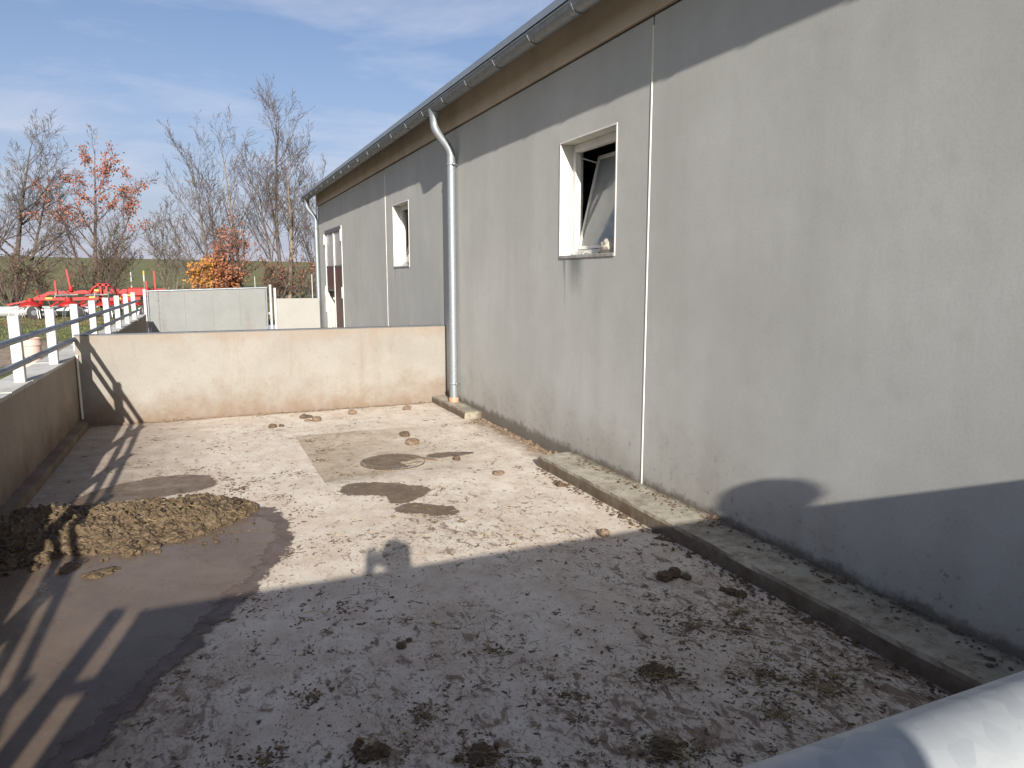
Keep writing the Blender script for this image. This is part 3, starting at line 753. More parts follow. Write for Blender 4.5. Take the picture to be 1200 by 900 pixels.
# fence
fe = thing('rail_fence', (-1.5, 6, 0.82), 'white square posts with two grey tube rails on the low left wall', 'fence')
def fxp(y): return wx(y) - 0.062
py = [17.3 - 1.442*k for k in range(14)]
proto = None
for k, y in enumerate(py):
    x = fxp(y)
    off = Vector((x, y, 0.82))
    if proto is None:
        ORG['__tmp'] = Vector()
        m = MB().box(-.04, .04, -.04, .04, -.02, .565, .004)
        proto = m.build('post', M['postwhite']); proto.parent = fe
        ORG[proto.name] = Vector()
        for zc in (.188, .384):
            c = MB().tube([(.035, 0, zc), (.05, 0, zc)], .010, 6)
            for t0 in range(1):
                pts = [(.068+.031*cos(t), -0.012, zc+.031*sin(t)) for t in [2*pi*q/12 for q in range(13)]]
                pts2 = [(.068+.031*cos(t), 0.012, zc+.031*sin(t)) for t in [2*pi*q/12 for q in range(13)]]
                vs = pts+pts2; c.add(vs, [(q, q+1, 14+q, 13+q) for q in range(12)])
            cc = c.build('clamp', M['steel']); cc.parent = proto
        p = proto
    else:
        p = dup(proto, fe)
    p.location = off - ORG[fe.name]
    p.rotation_euler = (radians(rnd.uniform(-.6, .6)), radians(rnd.uniform(-.7, .4)), radians(rnd.uniform(-3, 1)))
for zc in (.188, .384):
    MB().tube([(fxp(y)+.068, y, .82+zc) for y in (17.5, 14, 10, 6, 2, -1.8)], .0255, 12).build('rail', M['rail'], fe, smooth=True)
# dividing wall
dv = thing('dividing_wall', (1, 9.6, 0), 'cream concrete wall across the yard behind the manhole', 'wall')
DL = wx(9.47)
m = MB()
m.box(DL+.004, WX-.004, 9.472, 9.66, -0.1, 1.04, .005)
m.build('wall_body', M['divider'], dv)
MB().box(DL-.005, WX-.02, 9.50, 9.63, 1.041, 1.052).build('top_strip', M['darkgrey'], dv)
MB().tube([(DL+.022, 9.455, .09), (DL+.018, 9.455, .83)], .014, 8).build('corner_trim', M['seal'], dv, smooth=True)
# kerb along the barn
def rough_block(x0, x1, y0, y1, h, seed, nseg):
    mm = MB(); o = 0
    prof = lambda y: [(x0+.012*noise.noise(Vector((y*2.5, seed, 0)))+.004*noise.noise(Vector((y*19, seed, 0))), -.02),
                      (x0+.010*noise.noise(Vector((y*3.1, seed, 4))), h-.016+.004*noise.noise(Vector((y*12, seed, 0)))),
                      (x0+.016+.012*noise.noise(Vector((y*9, seed, 6))), h+.006*noise.noise(Vector((y*3, seed, 1)))),
                      ((x0+x1)/2, h+.005*noise.noise(Vector((y*4, seed, 9)))), (x1, h+.004), (x1, -.02)]
    for k in range(nseg+1):
        y = y0+(y1-y0)*k/nseg
        mm.v += [(x, y, z) for x, z in prof(y)]
    for k in range(nseg):
        for q in range(5):
            a = k*6+q; mm.f.append((a, a+6, a+7, a+1))
    mm.f.append((0, 1, 2, 3, 4, 5)); e = nseg*6; mm.f.append((e+5, e+4, e+3, e+2, e+1, e))
    return mm
k1 = rough_block(2.765, 3.118, -6, 5.80, .10, 3, 240).build('kerb', M['kerb'])
tag(k1, 'long mossy concrete kerb along the foot of the barn wall', 'kerb')
k2 = rough_block(2.90, 3.118, 8.13, 9.468, .085, 8, 40).build('kerb', M['kerb'])
tag(k2, 'short concrete kerb block under the zinc downspout', 'kerb')

# ------------------------------------------------------------------ gates
def tube_gate(g0, xa, xb, yg, zt_a, zt_b, zb, mt, ms, seams, rt_=.024, sheet_y=0.0):
    m = MB().tube([(xa, yg, zt_a), ((xa+xb)/2, yg, (zt_a+zt_b)/2), (xb, yg, zt_b)], rt_, 16).build('top_tube', mt, g0, smooth=True)
    MB().tube([(xa, yg, zb), (xb, yg, zb)], rt_, 12).build('bottom_tube', mt, g0, smooth=True)
    for x, z in ((xa+.02, zt_a), (xb-.02, zt_b)):
        MB().tube([(x, yg, zb), (x, yg, z)], rt_*.95, 12).build('side_tube', mt, g0, smooth=True)
    xs_ = [xa+.045] + [xa+(xb-xa)*s for s in seams] + [xb-.045]
    for a, b in zip(xs_, xs_[1:]):
        za = zt_a+(zt_b-zt_a)*(a-xa)/(xb-xa); zb_ = zt_a+(zt_b-zt_a)*(b-xa)/(xb-xa)
        y_ = yg+sheet_y
        vs = [(a+.0015, y_-.006, zb+.02), (b-.0015, y_-.006, zb+.02), (b-.0015, y_-.006, zb_-.012), (a+.0015, y_-.006, za-.012)]
        vs += [(x, y+.012, z) for x, y, z in vs]
        MB().add(vs, [(0,1,2,3), (7,6,5,4), (0,4,5,1), (1,5,6,2), (2,6,7,3), (3,7,4,0)]).build('sheet_panel', ms, g0)
        if a > xs_[1]+.01 or a == xs_[0]: continue
        m = MB().bar((a, y_-.012, zb+.03), (a, y_-.012, za-.03), .010, .006)
        for q in range(8):
            z = zb+.08+(za-zb-.16)*q/7
            for s in (-.02, .02):
                m.lathe((a+s, y_-.006, z), [(.009, 0), (.009, -.006), (.004, -.009)], 6, (0, 1, 0))
        m.build('seam', M['darkgrey'], g0)
fg = thing('sheet_gate', (.3, 19.9, 0), 'grey sheet metal yard gate behind the cream wall', 'gate')
tube_gate(fg, -1.10, 1.70, 19.9, 1.365, 1.437, .12, M['zincdark'], M['gatesheet'], (.09, .30, .53, .76))
MB().box(-1.175, -1.115, 19.86, 19.94, 0, 1.42, .004).build('hinge_post', M['postwhite'], fg)
MB().tube([(1.783, 19.9, 0), (1.783, 19.9, 1.515)], .033, 12).build('latch_post', M['postwhite'], fg, smooth=True)
MB().box(1.715, 1.765, 19.88, 19.92, .75, .80, .004).build('latch', M['steel'], fg)
wp = thing('low_wall', (2.4, 19.95, 0), 'white concrete wall panel between the sheet gate and the barn', 'wall')
MB().box(1.925, 3.02, 19.88, 20.0, -.05, 1.153, .006).build('wall_body', M['whitewall'], wp)
MB().box(1.86, 1.92, 19.87, 19.95, 0, 1.43, .004).build('end_post', M['postwhite'], wp)
# near gate the camera looks over
ng = thing('near_gate', (1, .164, 0), 'galvanised tube gate whose thick top tube crosses the lower right corner', 'gate')
GX0, GX1 = -1.20, 3.0
m = MB().tube([(GX0, .164-.03, 1.506+.012), (.0, .164-.004, 1.5075), (1, .164+.008, 1.503), (GX1, .164+.05, 1.487)], .030, 40)
m.build('top_tube', M['galv'], ng, smooth=True)
MB().tube([(GX0, .15, .14), (GX1, .2, .14)], .024, 12).build('bottom_tube', M['galv'], ng, smooth=True)
for x, y in ((GX0+.02, .136), (GX1-.02, .212)):
    MB().tube([(x, y, .14), (x, y, 1.49)], .026, 12).build('side_tube', M['galv'], ng, smooth=True)
xs_ = [GX0+.03, -.2, .8, 1.8, GX1-.03]
for a, b in zip(xs_, xs_[1:]):
    ya, yb = .146+.0156*(a+1.2)+.012, .146+.0156*(b+1.2)+.012
    ya += .002*(xs_.index(a) % 2); yb += .002*(xs_.index(a) % 2)
    vs = [(a-.012, ya, .16), (b+.012, yb, .16), (b+.012, yb, 1.482), (a-.012, ya, 1.485)]
    vs += [(x, y+.0015, z) for x, y, z in vs]
    MB().add(vs, [(0,1,2,3), (7,6,5,4), (0,4,5,1), (1,5,6,2), (2,6,7,3), (3,7,4,0)]).build('sheet_panel', M['gatesheet'], ng)
MB().box(-1.36, -1.285, .10, .18, 0, 1.56, .004).build('hinge_post', M['galv'], ng)
MB().box(-1.285, -1.20, .125, .155, 1.25, 1.29).box(-1.285, -1.20, .125, .155, .4, .44).build('hinge', M['steel'], ng)
MB().box(3.012, 3.09, .17, .25, 0, 1.50, .004).build('latch_post', M['galv'], ng)

# ------------------------------------------------------------------ puddles and wet patches
def ragged(outline, z, seed, amp=.02, step=.03, feather=.04):
    """sheet with a gently wandering outline and a feather strip: point attribute 'edge' is 1 inside, 0 at the rim"""
    pts = []
    n = len(outline)
    for i in range(n):
        a, b = Vector((*outline[i], 0)), Vector((*outline[(i+1) % n], 0))
        p0, p3 = Vector((*outline[i-1], 0)), Vector((*outline[(i+2) % n], 0))
        k = max(2, int((b-a).length/.03))
        for q in range(k):
            t = q/k
            pts.append(0.5*((2*a)+(-p0+b)*t+(2*p0-5*a+4*b-p3)*t*t+(-p0+3*a-3*b+p3)*t**3))
    m_ = len(pts); nr = []
    for i in range(m_):
        d = (pts[(i+1) % m_]-pts[i-1]).normalized(); nr.append(Vector((d.y, -d.x, 0)))
    area = sum(pts[i].x*pts[(i+1) % m_].y-pts[(i+1) % m_].x*pts[i].y for i in range(m_))
    sg = 1 if area > 0 else -1
    for i in range(m_):
        p = pts[i]
        pts[i] = p + nr[i]*amp*(noise.noise(Vector((p.x*4, p.y*4, seed)))+.6*noise.noise(Vector((p.x*10, p.y*10, seed+3))))
    outer = [pts[i]+nr[i]*sg*feather for i in range(m_)]
    inner = [pts[i]-nr[i]*sg*feather*.6 for i in range(m_)]
    b = bmesh.new()
    vi_ = [b.verts.new((p.x, p.y, z)) for p in inner]
    es = [b.edges.new((vi_[i], vi_[(i+1) % m_])) for i in range(m_)]
    bmesh.ops.triangle_fill(b, edges=es, use_beauty=True, use_dissolve=False)
    vo_ = [b.verts.new((p.x, p.y, z)) for p in outer]
    for i in range(m_):
        try: b.faces.new((vi_[i], vi_[(i+1) % m_], vo_[(i+1) % m_], vo_[i]))
        except ValueError: pass
    for f in b.faces:
        f.normal_update()
        if f.normal.z < 0: f.normal_flip()
    b.verts.index_update()
    m = MB(); m.add([v.co[:] for v in b.verts], [[v.index for v in f.verts] for f in b.faces]); b.free()
    m.edge = [1.0]*m_ + [0.0]*m_
    return m
PUD = [(.25, 5.42), (.385, 4.95), (.24, 4.38), (.03, 4.0), (-.16, 3.55), (-.38, 3.15), (-.62, 2.75), (-.9, 2.3), (-1.3, 1.9), (-1.36, 2.6), (-1.33, 4), (-1.29, 5.6), (-.9, 5.75), (-.4, 5.6)]
RIM = [(.34, 5.52), (.475, 4.95), (.335, 4.36), (.11, 3.93), (-.10, 3.46), (-.32, 3.05), (-.56, 2.62), (-.86, 2.15), (-1.3, 1.7), (-1.37, 2.5), (-1.34, 4), (-1.30, 5.8), (-.9, 5.95), (-.3, 5.75)]
pd = thing('puddle', (-.5, 4, 0.006), 'big brown muddy puddle at the left in front of the dung heap', 'puddle')
ragged(PUD, .0094, 1, .04, feather=.07).build('water_surface', M['water'], pd)
ragged(RIM, .0085, 2, .06, feather=.07).build('wet_rim', M['wet'], pd)
for nm, lab, ol, z, sd, am in (
    ('wet_patch', 'dark wet smear on the floor just in front of the manhole', [(1.0, 5.78), (1.2, 5.86), (1.45, 5.72), (1.66, 5.52), (1.52, 5.30), (1.30, 5.26), (1.22, 5.48), (1.02, 5.58)], .007, 11, .05),
    ('wet_patch', 'small wet smear nearest the gate shadow below the manhole', [(1.28, 5.10), (1.42, 5.16), (1.60, 5.0), (1.66, 4.84), (1.52, 4.80), (1.40, 4.90), (1.28, 4.96)], .007, 12, .045),
    ('wet_patch', 'thin wet sheet on the floor behind the dung heap', [(-.95, 6.15), (-.75, 6.55), (-.35, 6.75), (.0, 6.62), (.02, 6.25), (-.4, 6.12)], .007, 13, .02)):
    tag(ragged(ol, z, sd, am, .012).build(nm, M['darkwet']), lab, 'wet patch', 'wet patches on the yard floor')
# manhole
mh = thing('manhole', (1.62, 6.55, -.02), 'round manhole cover with standing water in the sunk slab', 'manhole')
MB().lathe((1.62, 6.55, -.03), [(.31, 0), (.31, .012), (.285, .014), (.285, .008)], 40).build('rim', M['dungl'], mh)
MB().lathe((1.62, 6.55, -.03), [(.28, 0), (.28, .0105)], 40).build('cover', M['sill'], mh)
ragged([(1.35, 6.5), (1.40, 6.74), (1.58, 6.82), (1.78, 6.80), (1.90, 6.66), (1.80, 6.55), (1.66, 6.44), (1.70, 6.34), (1.55, 6.29), (1.42, 6.34)], -.0135, 21, .015, .02).build('standing_water', M['darkwet'], mh)
m = MB()
for a, b in (((1.72, 6.62, -.012), (1.80, 6.52, -.010)), ((1.82, 6.66, -.012), (2.0, 6.42, -.008)), ((1.66, 6.46, -.012), (1.84, 6.50, -.012)), ((1.68, 6.36, -.012), (1.86, 6.42, -.012))):
    m.bar(a, b, .028, .014)
m.build('broken_edge', M['kerb'], mh)
tag(ragged([(1.98, 6.62), (2.2, 6.66), (2.42, 6.55), (2.2, 6.48), (2.02, 6.5)], -.006, 22, .02, .02).build('wet_patch', M['darkwet']), 'narrow wet streak just right of the manhole cover', 'wet patch', 'wet patches on the yard floor')

# ------------------------------------------------------------------ dung heap
def heap_env(x, y):
    t = (x+1.28)/1.52                      # 0 at the wall .. 1 at right tip
    if t > 1.08 or t < -.05: return 0
    yc = 5.38 + .12*t
    hw = (.58 - .16*t)*(1 - max(0, (t-.72)/.36)**2*0.95)
    n_ = .17*noise.noise(Vector((x*3.5, y*3.5, 2))) + .09*noise.noise(Vector((x*11, y*11, 5)))
    d = abs(y-yc)/max(.02, hw) + n_*2.0
    return max(0.0, 1-d)
m = MB(); dx = .0105
nxh, nyh = int(1.62/dx), int(1.40/dx)
keep = {}
for j in range(nyh+1):
    for i in range(nxh+1):
        x = -1.285+dx*i; y = 4.78+dx*j
        e = heap_env(x, y)
        h = -.03
        if e > 0:
            e2 = min(1, e*1.9)**.75
            d1 = noise.voronoi(Vector((x*13, y*13, 0)))[0][0]
            d2 = noise.voronoi(Vector((x*30, y*30, 4)))[0][0]
            e2 *= min(1, .45+.55*sstep(1.08, .80, (x+1.28)/1.52)) if e > 0 else 1
            h = e2*(.052+.052*(1+noise.noise(Vector((x*3, y*3, 7))))*.8) + e2*(.045*(.75-d1*1.3)) + e2*.040*(.6-d2) + .020*noise.noise(Vector((x*34, y*34, 9)))*e2 + .010*noise.noise(Vector((x*60, y*60, 1)))*e2
            h = max(h, -.03+.05*e2)
        keep[i, j] = (x, y, h)
vi = {}
for j in range(nyh):
    for i in range(nxh):
        q = [(i, j), (i+1, j), (i+1, j+1), (i, j+1)]
        if max(keep[p][2] for p in q) < -.005: continue
        for p in q:
            if p not in vi: vi[p] = len(m.v); m.v.append(keep[p])
        m.f.append(tuple(vi[p] for p in q))
rnd = random.Random(11)
cnt = 0
while cnt < 900:
    x = rnd.uniform(-1.26, .26); y = rnd.uniform(4.85, 6.05)
    e = heap_env(x, y)
    if not (0.0 < e < .9): continue
    if e > .35 and rnd.random() < .4: continue
    r = rnd.choice((rnd.uniform(.007, .015), rnd.uniform(.010, .019), rnd.uniform(.014, .032)))*(1.2 if e < .3 else 1)
    zb = min(1, e*1.9)**.75*.068*min(1, .45+.55*sstep(1.08, .80, (x+1.28)/1.52))
    m.blob((x, y, zb+r*.15), r*rnd.uniform(.9, 1.5), r*rnd.uniform(.8, 1.2), r*rnd.uniform(.65, .95), rnd.uniform(0, 6), .5, 1.7, 2, cnt)
    cnt += 1
hp = m.build('dung_heap', M['heap'], smooth=True)
m = MB(); rnd = random.Random(19); cnt = 0
while cnt < 420:
    x = rnd.choice((rnd.uniform(-1.27, -.72), rnd.uniform(-1.27, .2))); y = rnd.uniform(4.85, 6.1); e = heap_env(x, y)
    if not .02 < e: continue
    if x > -.72 and rnd.random() < .5: continue
    rr = rnd.uniform(.008, .026); zb = min(1, e*1.9)**.75*.080
    m.blob((x, y, zb+rr*.2), rr*rnd.uniform(.8, 1.5), rr*rnd.uniform(.8, 1.2), rr*rnd.uniform(.6, .9), rnd.uniform(0, 6), .5, 1.9, 2, cnt+700); cnt += 1
tag(m.build('wet_lumps', M['dungwet'], hp, smooth=True), kind='stuff')
m = MB()
for k in range(900):
    x = rnd.uniform(-1.25, .3); y = rnd.uniform(4.8, 6.3); e = heap_env(x, y)
    if e > 0 and rnd.random() < .55 or (e == 0 and rnd.random() < .45): continue
    rr = exp(rnd.gauss(-5.0, .5)); zb = (min(1, e*1.9)**.75*.092 if e > 0 else (.0095 if y < 5.3 else .001))
    m.blob((x, y, zb+rr*.3), rr*1.3, rr, rr*.7, rnd.uniform(0, 6), .4, 1.8, 1, k)
tag(m.build('crumbs', M['heap'], hp, smooth=True), kind='stuff')
tag(hp, 'lumpy olive brown dung heap scraped together beside the puddle', 'dung heap')

# ------------------------------------------------------------------ clods, pats, flakes, straw
def clod(name, x, y, parts, label, mat, group='dung clods lying on the yard floor', cat='clod'):
    m = MB(); z = floor_z(x, y)
    for k, (dx_, dy_, r, fl) in enumerate(parts):
        m.blob((x+dx_, y+dy_, z+r*fl*.55), r*1.1, r*.95, r*fl, k*1.3+x, .38, 1.8, 3, int(x*31+y*17)+k, flat=z+.002)
    return tag(m.build(name, mat, smooth=True), label, cat, group)
CL = [
    (2.40, 4.00, [(0, 0, .035, .85)], 'round pale clod right on the edge of the gate shadow', 'dungl'),
    (2.38, 3.25, [(-.03, 0, .042, .8), (.05, .02, .038, .9), (.10, -.03, .03, .5), (.08, .05, .025, .5)], 'dark double clod in the shade beside the long kerb', 'dung'),
    (2.33, 5.68, [(0, 0, .045, .5), (.03, .01, .03, .5)], 'flattened brown clod in sun left of the kerb end', 'dungl'),
    (1.13, 9.0, [(0, 0, .055, .55), (.06, .01, .04, .5)], 'flat dark clod leftmost of the pair near the cream wall', 'dung'),
    (1.24, 8.75, [(0, 0, .06, .6), (-.1, .03, .035, .5)], 'wide brown clod in front of the flat clod near the cream wall', 'dungl'),
    (1.72, 9.02, [(0, 0, .052, .75)], 'brown round clod near the middle foot of the cream wall', 'dungl'),
    (2.43, 9.05, [(0, 0, .045, .75)], 'brown clod near the cream wall closest to the downspout', 'dungl'),
    (.72, 8.55, [(0, 0, .045, .6), (.1, .02, .03, .6)], 'small dark clod left of the sunk slab corner', 'dung'),
    (2.0, 7.55, [(0, 0, .05, .7)], 'dark clod on the sunk slab behind the manhole', 'dung'),
    (1.98, 7.18, [(0, 0, .07, .55), (.02, .06, .05, .6)], 'heaped light brown clod at the rear rim of the manhole', 'dungl'),
    (2.18, 6.35, [(0, 0, .035, .7)], 'tiny dark clod right of the manhole puddle', 'dung'),
    (2.66, 5.15, [(0, 0, .03, .6), (.04, -.01, .028, .4)], 'small brown clod close beside the sunny kerb face', 'dung'),
    (-.19, 5.02, [(0, 0, .05, .45), (.05, .02, .035, .5)], 'lone olive clod standing in the puddle right of the heap', 'heap'),
    (-.63, 4.58, [(0, 0, .055, .35), (.06, .03, .05, .4), (.11, .05, .03, .4)], 'long brown clod floating in the middle of the puddle', 'heap'),
    (-.80, 4.72, [(0, 0, .04, .5), (.03, .05, .045, .5)], 'dark wet clod in the puddle touching the shaded heap edge', 'dung'),
    (2.57, 2.95, [(0, 0, .03, .7), (.03, -.04, .035, .5), (-.01, .05, .02, .6)], 'crumbled dark clod against the shaded kerb face', 'dung'),
    (.78, 3.10, [(0, 0, .022, .8), (.05, .04, .014, .8)], 'small black crumb in the shade in front of the photographer shadow', 'dung'),
]
for x, y, parts, lab, mt in CL: clod('dung_clod', x, y, parts, lab, M[mt])

PAT = ((1.75, 2.45, .075, 'strawy dark dung pat in the shade left of the kerb, farther of the right pair'),
       (1.46, 1.99, .085, 'strawy dark dung pat at the bottom edge, nearer of the right pair'),
       (.84, 2.22, .08, 'dark crumbly dung pat at the bottom edge below the middle of the yard'),
       (.49, 2.40, .065, 'dark crumbly dung pat at the bottom edge, leftmost of the row of pats'))
rp = random.Random(91)
for x, y, rad, lab in PAT:
    pr = []
    for k in range(26):
        u, v = max(-rad, min(rad, rp.gauss(0, rad*.42))), max(-rad, min(rad, rp.gauss(0, rad*.34)))
        pr.append((u, v, rp.uniform(.012, .022)*(1.15 if abs(u)+abs(v) < rad*.5 else .8), rp.uniform(.45, .9)))
    clod('dung_pat', x, y, pr, lab, M['dung'], 'dung pats near the bottom edge', 'dung pat')
def fleck(mb, x, y, z, L, w, h, a, r, nn=7):
    ca, sa = cos(a), sin(a); o = len(mb.v)
    for k in range(nn):
        t = 2*pi*k/nn; q = r.uniform(.35, 1.3)
        px, py_ = L*q*cos(t), w*q*sin(t)
        mb.v.append((x+px*ca-py_*sa, y+px*sa+py_*ca, z+.0015))
    mb.v.append((x+r.uniform(-.3, .3)*L, y+r.uniform(-.3, .3)*w, z+h))
    for k in range(nn): mb.f.append((o+k, o+(k+1) % nn, o+nn))
def smear(mb, x, y, s, r):
    a = r.gauss(.5, .9); k = r.choice((1, 1, 2, 2, 3))
    for q in range(k):
        fleck(mb, x, y, floor_z(x, y), s*r.uniform(.8, 1.7), s*r.uniform(.6, 1.2), s*r.uniform(.25, .8), a+r.gauss(0, .6), r, 8)
        a += r.gauss(0, .7); st = s*r.uniform(.7, 1.7); x += st*cos(a); y += st*sin(a)
def strawbit(mb, x, y, z, L, w, a, tilt, r):
    ca, sa = cos(a), sin(a); b = r.uniform(-.25, .25)*L
    p = [(-L/2, 0, 0), (0, b*.35, L*.25*tilt), (L/2, 0, L*.6*tilt)]
    o = len(mb.v)
    for q, (u, v, h) in enumerate(p):
        for s, hh in ((-w/2, 0), (w/2, 0), (0, w*.8)):
            vv = v+s; mb.v.append((x+u*ca-vv*sa, y+u*sa+vv*ca, z+.003+h+hh))
    for q in range(2):
        i = o+q*3
        for k in range(3): mb.f.append((i+k, i+(k+1) % 3, i+3+(k+1) % 3, i+3+k))
r = random.Random(21)
fl, fl2, sw = MB(), MB(), MB()
def ok_spot(x, y):
    if x < wx(y)+.1 or x > 2.74 and y < 5.85: return False
    if heap_env(x, y) > 0: return False
    return True
def in_pud(x, y):
    # rough: inside puddle
    if y > 5.6 or y < 1.8: return False
    edge = {5.4: .27, 4.95: .4, 4.4: .25, 4.0: .04, 3.5: -.17, 3.1: -.39, 2.75: -.62, 2.3: -.9, 1.9: -1.3}
    ks = sorted(edge); v = edge[ks[0]]
    for a, b in zip(ks, ks[1:]):
        if a <= y <= b: v = edge[a]+(edge[b]-edge[a])*(y-a)/(b-a)
    if y > 5.4: v = .2
    return x < v+.05
cnt = 0
while cnt < 4200:
    y = 1.55 + 7.9*r.random()**1.6; x = r.uniform(-1.2, 3.0)
    if not ok_spot(x, y) or in_pud(x, y): continue
    d = noise.noise(Vector((x*1.6, y*1.6, 3))) + .8*noise.noise(Vector((x*4.5, y*4.5, 8)))
    if d < r.uniform(-.55, .75): continue
    smear(fl if r.random() < .7 else fl2, x, y, min(.009, exp(r.gauss(-5.75, .5))), r)
    cnt += 1
# trodden clumps: short elongated clusters of flakes with a few straws
cnt = 0
while cnt < 620:
    y = 1.5 + 7.8*r.random()**1.9; x = r.uniform(-1.1, 2.75)
    if not ok_spot(x, y) or in_pud(x, y): continue
    d = noise.noise(Vector((x*1.3, y*1.3, 13))) + .5*noise.noise(Vector((x*4, y*4, 18)))
    if d < r.uniform(-.5, .6): continue
    a = r.gauss(.45, .7); sx_, sy_ = r.uniform(.010, .034), r.uniform(.005, .013)
    tgt = fl if r.random() < .75 else fl2
    for q in range(int(r.uniform(5, 26))):
        u, v = r.gauss(0, sx_), r.gauss(0, sy_)
        smear(tgt, x+u*cos(a)-v*sin(a), y+u*sin(a)+v*cos(a), min(.008, exp(r.gauss(-5.75, .4))), r)
    if y < 5:
        for q in range(r.choice((0, 1, 2, 3, 5))):
            strawbit(sw, x+r.gauss(0, sx_), y+r.gauss(0, sx_), floor_z(x, y)+r.uniform(0, .006), r.uniform(.012, .035), r.uniform(.0014, .0026), a+r.gauss(0, .6), r.uniform(0, .4), r)
    cnt += 1
# dense patches (positions on the floor, radius, flakes, straw)
PT = [(.84, 2.22, .13, 90, 45), (.49, 2.40, .11, 70, 30), (1.75, 2.45, .08, 20, 60), (1.46, 1.99, .08, 20, 60), (1.73, 2.43, .20, 120, 50), (1.48, 1.98, .20, 120, 60), (2.3, 2.05, .22, 110, 45), (2.36, 2.62, .16, 80, 25), (2.15, 2.25, .30, 190, 60), (.95, 1.95, .16, 110, 60),
      (.58, 2.02, .16, 120, 30), (2.15, 2.75, .22, 110, 25), (2.45, 2.75, .16, 60, 25), (2.42, 2.10, .18, 70, 25), (.72, 2.55, .14, 60, 16),
      (1.3, 2.45, .22, 60, 25), (1.15, 2.9, .2, 50, 20), (.12, 2.5, .16, 70, 6), (.35, 2.85, .12, 45, 8), (2.0, 2.0, .2, 80, 60), (.3, 2.2, .2, 60, 6),
      (.1, 6.5, .2, 60, 2), (.35, 6.3, .18, 60, 2), (2.75, 7.3, .3, 80, 6), (2.95, 7.9, .18, 70, 2), (1.1, 7.3, .25, 80, 4), (1.1, 6.3, .2, 60, 3), (2.1, 7.0, .3, 60, 2),
      (.6, 5.3, .25, 50, 2), (.75, 4.6, .3, 60, 3), (1.9, 9.3, .5, 70, 2), (.6, 9.3, .7, 70, 2), (-.6, 7.2, .4, 60, 2), (-.9, 6.4, .2, 40, 2),
      (1.3, 5.55, .36, 170, 2), (1.5, 4.98, .26, 110, 2), (1.0, 5.7, .16, 60, 1), (1.75, 5.45, .16, 60, 1), (.2, 6.1, .3, 120, 2), (.5, 5.75, .25, 70, 2), (-.1, 6.9, .3, 70, 1), (.75, 6.4, .2, 60, 1), (.45, 4.5, .25, 70, 3), (.2, 3.9, .2, 60, 3), (.6, 3.6, .3, 70, 6), (1.0, 7.7, .12, 60, 0), (1.0, 6.9, .10, 50, 0), (-.5, 8.4, .5, 70, 1), (.1, 7.8, .5, 60, 1)]
for px, py_, rad, nf, ns in PT:
    for k in range(int(nf*1.5)):
        a = r.uniform(0, 2*pi); q = rad*abs(r.gauss(0, .55)); x, y = px+q*cos(a)*1.1, py_+q*sin(a)
        if not ok_spot(x, y): continue
        smear(fl if r.random() < .75 else fl2, x, y, min(.011, exp(r.gauss(-5.4, .45))), r)
    for k in range(int(ns*1.6)):
        a = r.uniform(0, 2*pi); q = rad*abs(r.gauss(0, .45)); x, y = px+q*cos(a), py_+q*sin(a)
        if not ok_spot(x, y): continue
        strawbit(sw, x, y, floor_z(x, y)+r.uniform(0, .012), r.uniform(.018, .06), r.uniform(.0018, .0034), r.uniform(0, 6), r.uniform(-.1, .5), r)
for k in range(150):
    x, y = r.uniform(-1.2, .2), r.uniform(4.9, 6.0); e = heap_env(x, y)
    if e > .1: strawbit(sw, x, y, min(1, e*1.9)**.75*.10, r.uniform(.02, .06), r.uniform(.002, .0035), r.uniform(0, 6), r.uniform(0, .4), r)
for k in range(420):
    y = 1.6+4*r.random()**1.5; x = r.uniform(-.6, 2.75)
    if not ok_spot(x, y) or in_pud(x, y): continue
    strawbit(sw, x, y, floor_z(x, y), r.uniform(.02, .07), r.uniform(.0015, .003), r.uniform(0, 6), r.uniform(0, .15), r)
# litter in the puddle and on the kerb
for k in range(60):
    x, y = r.uniform(-1.0, .3), r.uniform(2.4, 5.2)
    if not in_pud(x, y): continue
    fleck(fl2, x, y, .013, r.uniform(.003, .012), r.uniform(.002, .006), .003, r.uniform(0, 6), r, 5)
for k in range(420):
    y = r.uniform(1.4, 5.6); x = 3.10-abs(r.gauss(0, .09)); s = exp(r.gauss(-5.0, .5))
    if x < 2.8: continue
    fleck(fl, x, y, .104, s*1.4, s, s*.7, r.uniform(0, 6), r, 6)
for k in range(500):
    y = r.uniform(1.4, 5.7); x = 2.755-abs(r.gauss(0, .05)); s = exp(r.gauss(-4.9, .5))
    fleck(fl, x, y, 0.002, s*1.5, s, s*.8, r.uniform(0, 6), r, 6)
for k in range(500):
    x = r.uniform(DL+.15, 2.9); y = 9.465-abs(r.gauss(0, .03)); s = exp(r.gauss(-4.6, .5))
    fleck(fl2, x, y, 0.001, s*1.6, s, s*.9, r.uniform(0, 6), r, 6)
for k in range(260):
    y = r.uniform(5.85, 8.1); x = 3.115-abs(r.gauss(0, .06)); s = exp(r.gauss(-4.6, .5))
    fleck(fl2, x, y, 0.001, s*1.6, s, s*.9, r.uniform(0, 6), r, 6)
tag(fl.build('manure_flakes', M['dung']), 'dark flakes of trodden dung scattered over the yard floor', 'dung flakes', kind='stuff')
tag(fl2.build('dried_dung_flakes', M['dungl']), 'paler dried dung crumbs scattered over the yard floor', 'dung crumbs', kind='stuff')
tag(sw.build('straw_litter', M['straw']), 'bits of straw strewn on the shaded near floor', 'straw', kind='stuff')

# ------------------------------------------------------------------ beyond the wall
pp = thing('drain_pipe', (-1.80, 10, .45), 'upright faded pink plastic pipe behind the white fence', 'pipe')
MB().lathe((-1.80, 10.0, .44), [(.098, 0), (.098, .47), (.112, .475), (.112, .50), (.104, .503), (.104, .545), (.114, .55), (.114, .56), (.09, .562), (.09, .4)], 28).build('pipe_body', M['pink'], pp, smooth=True)

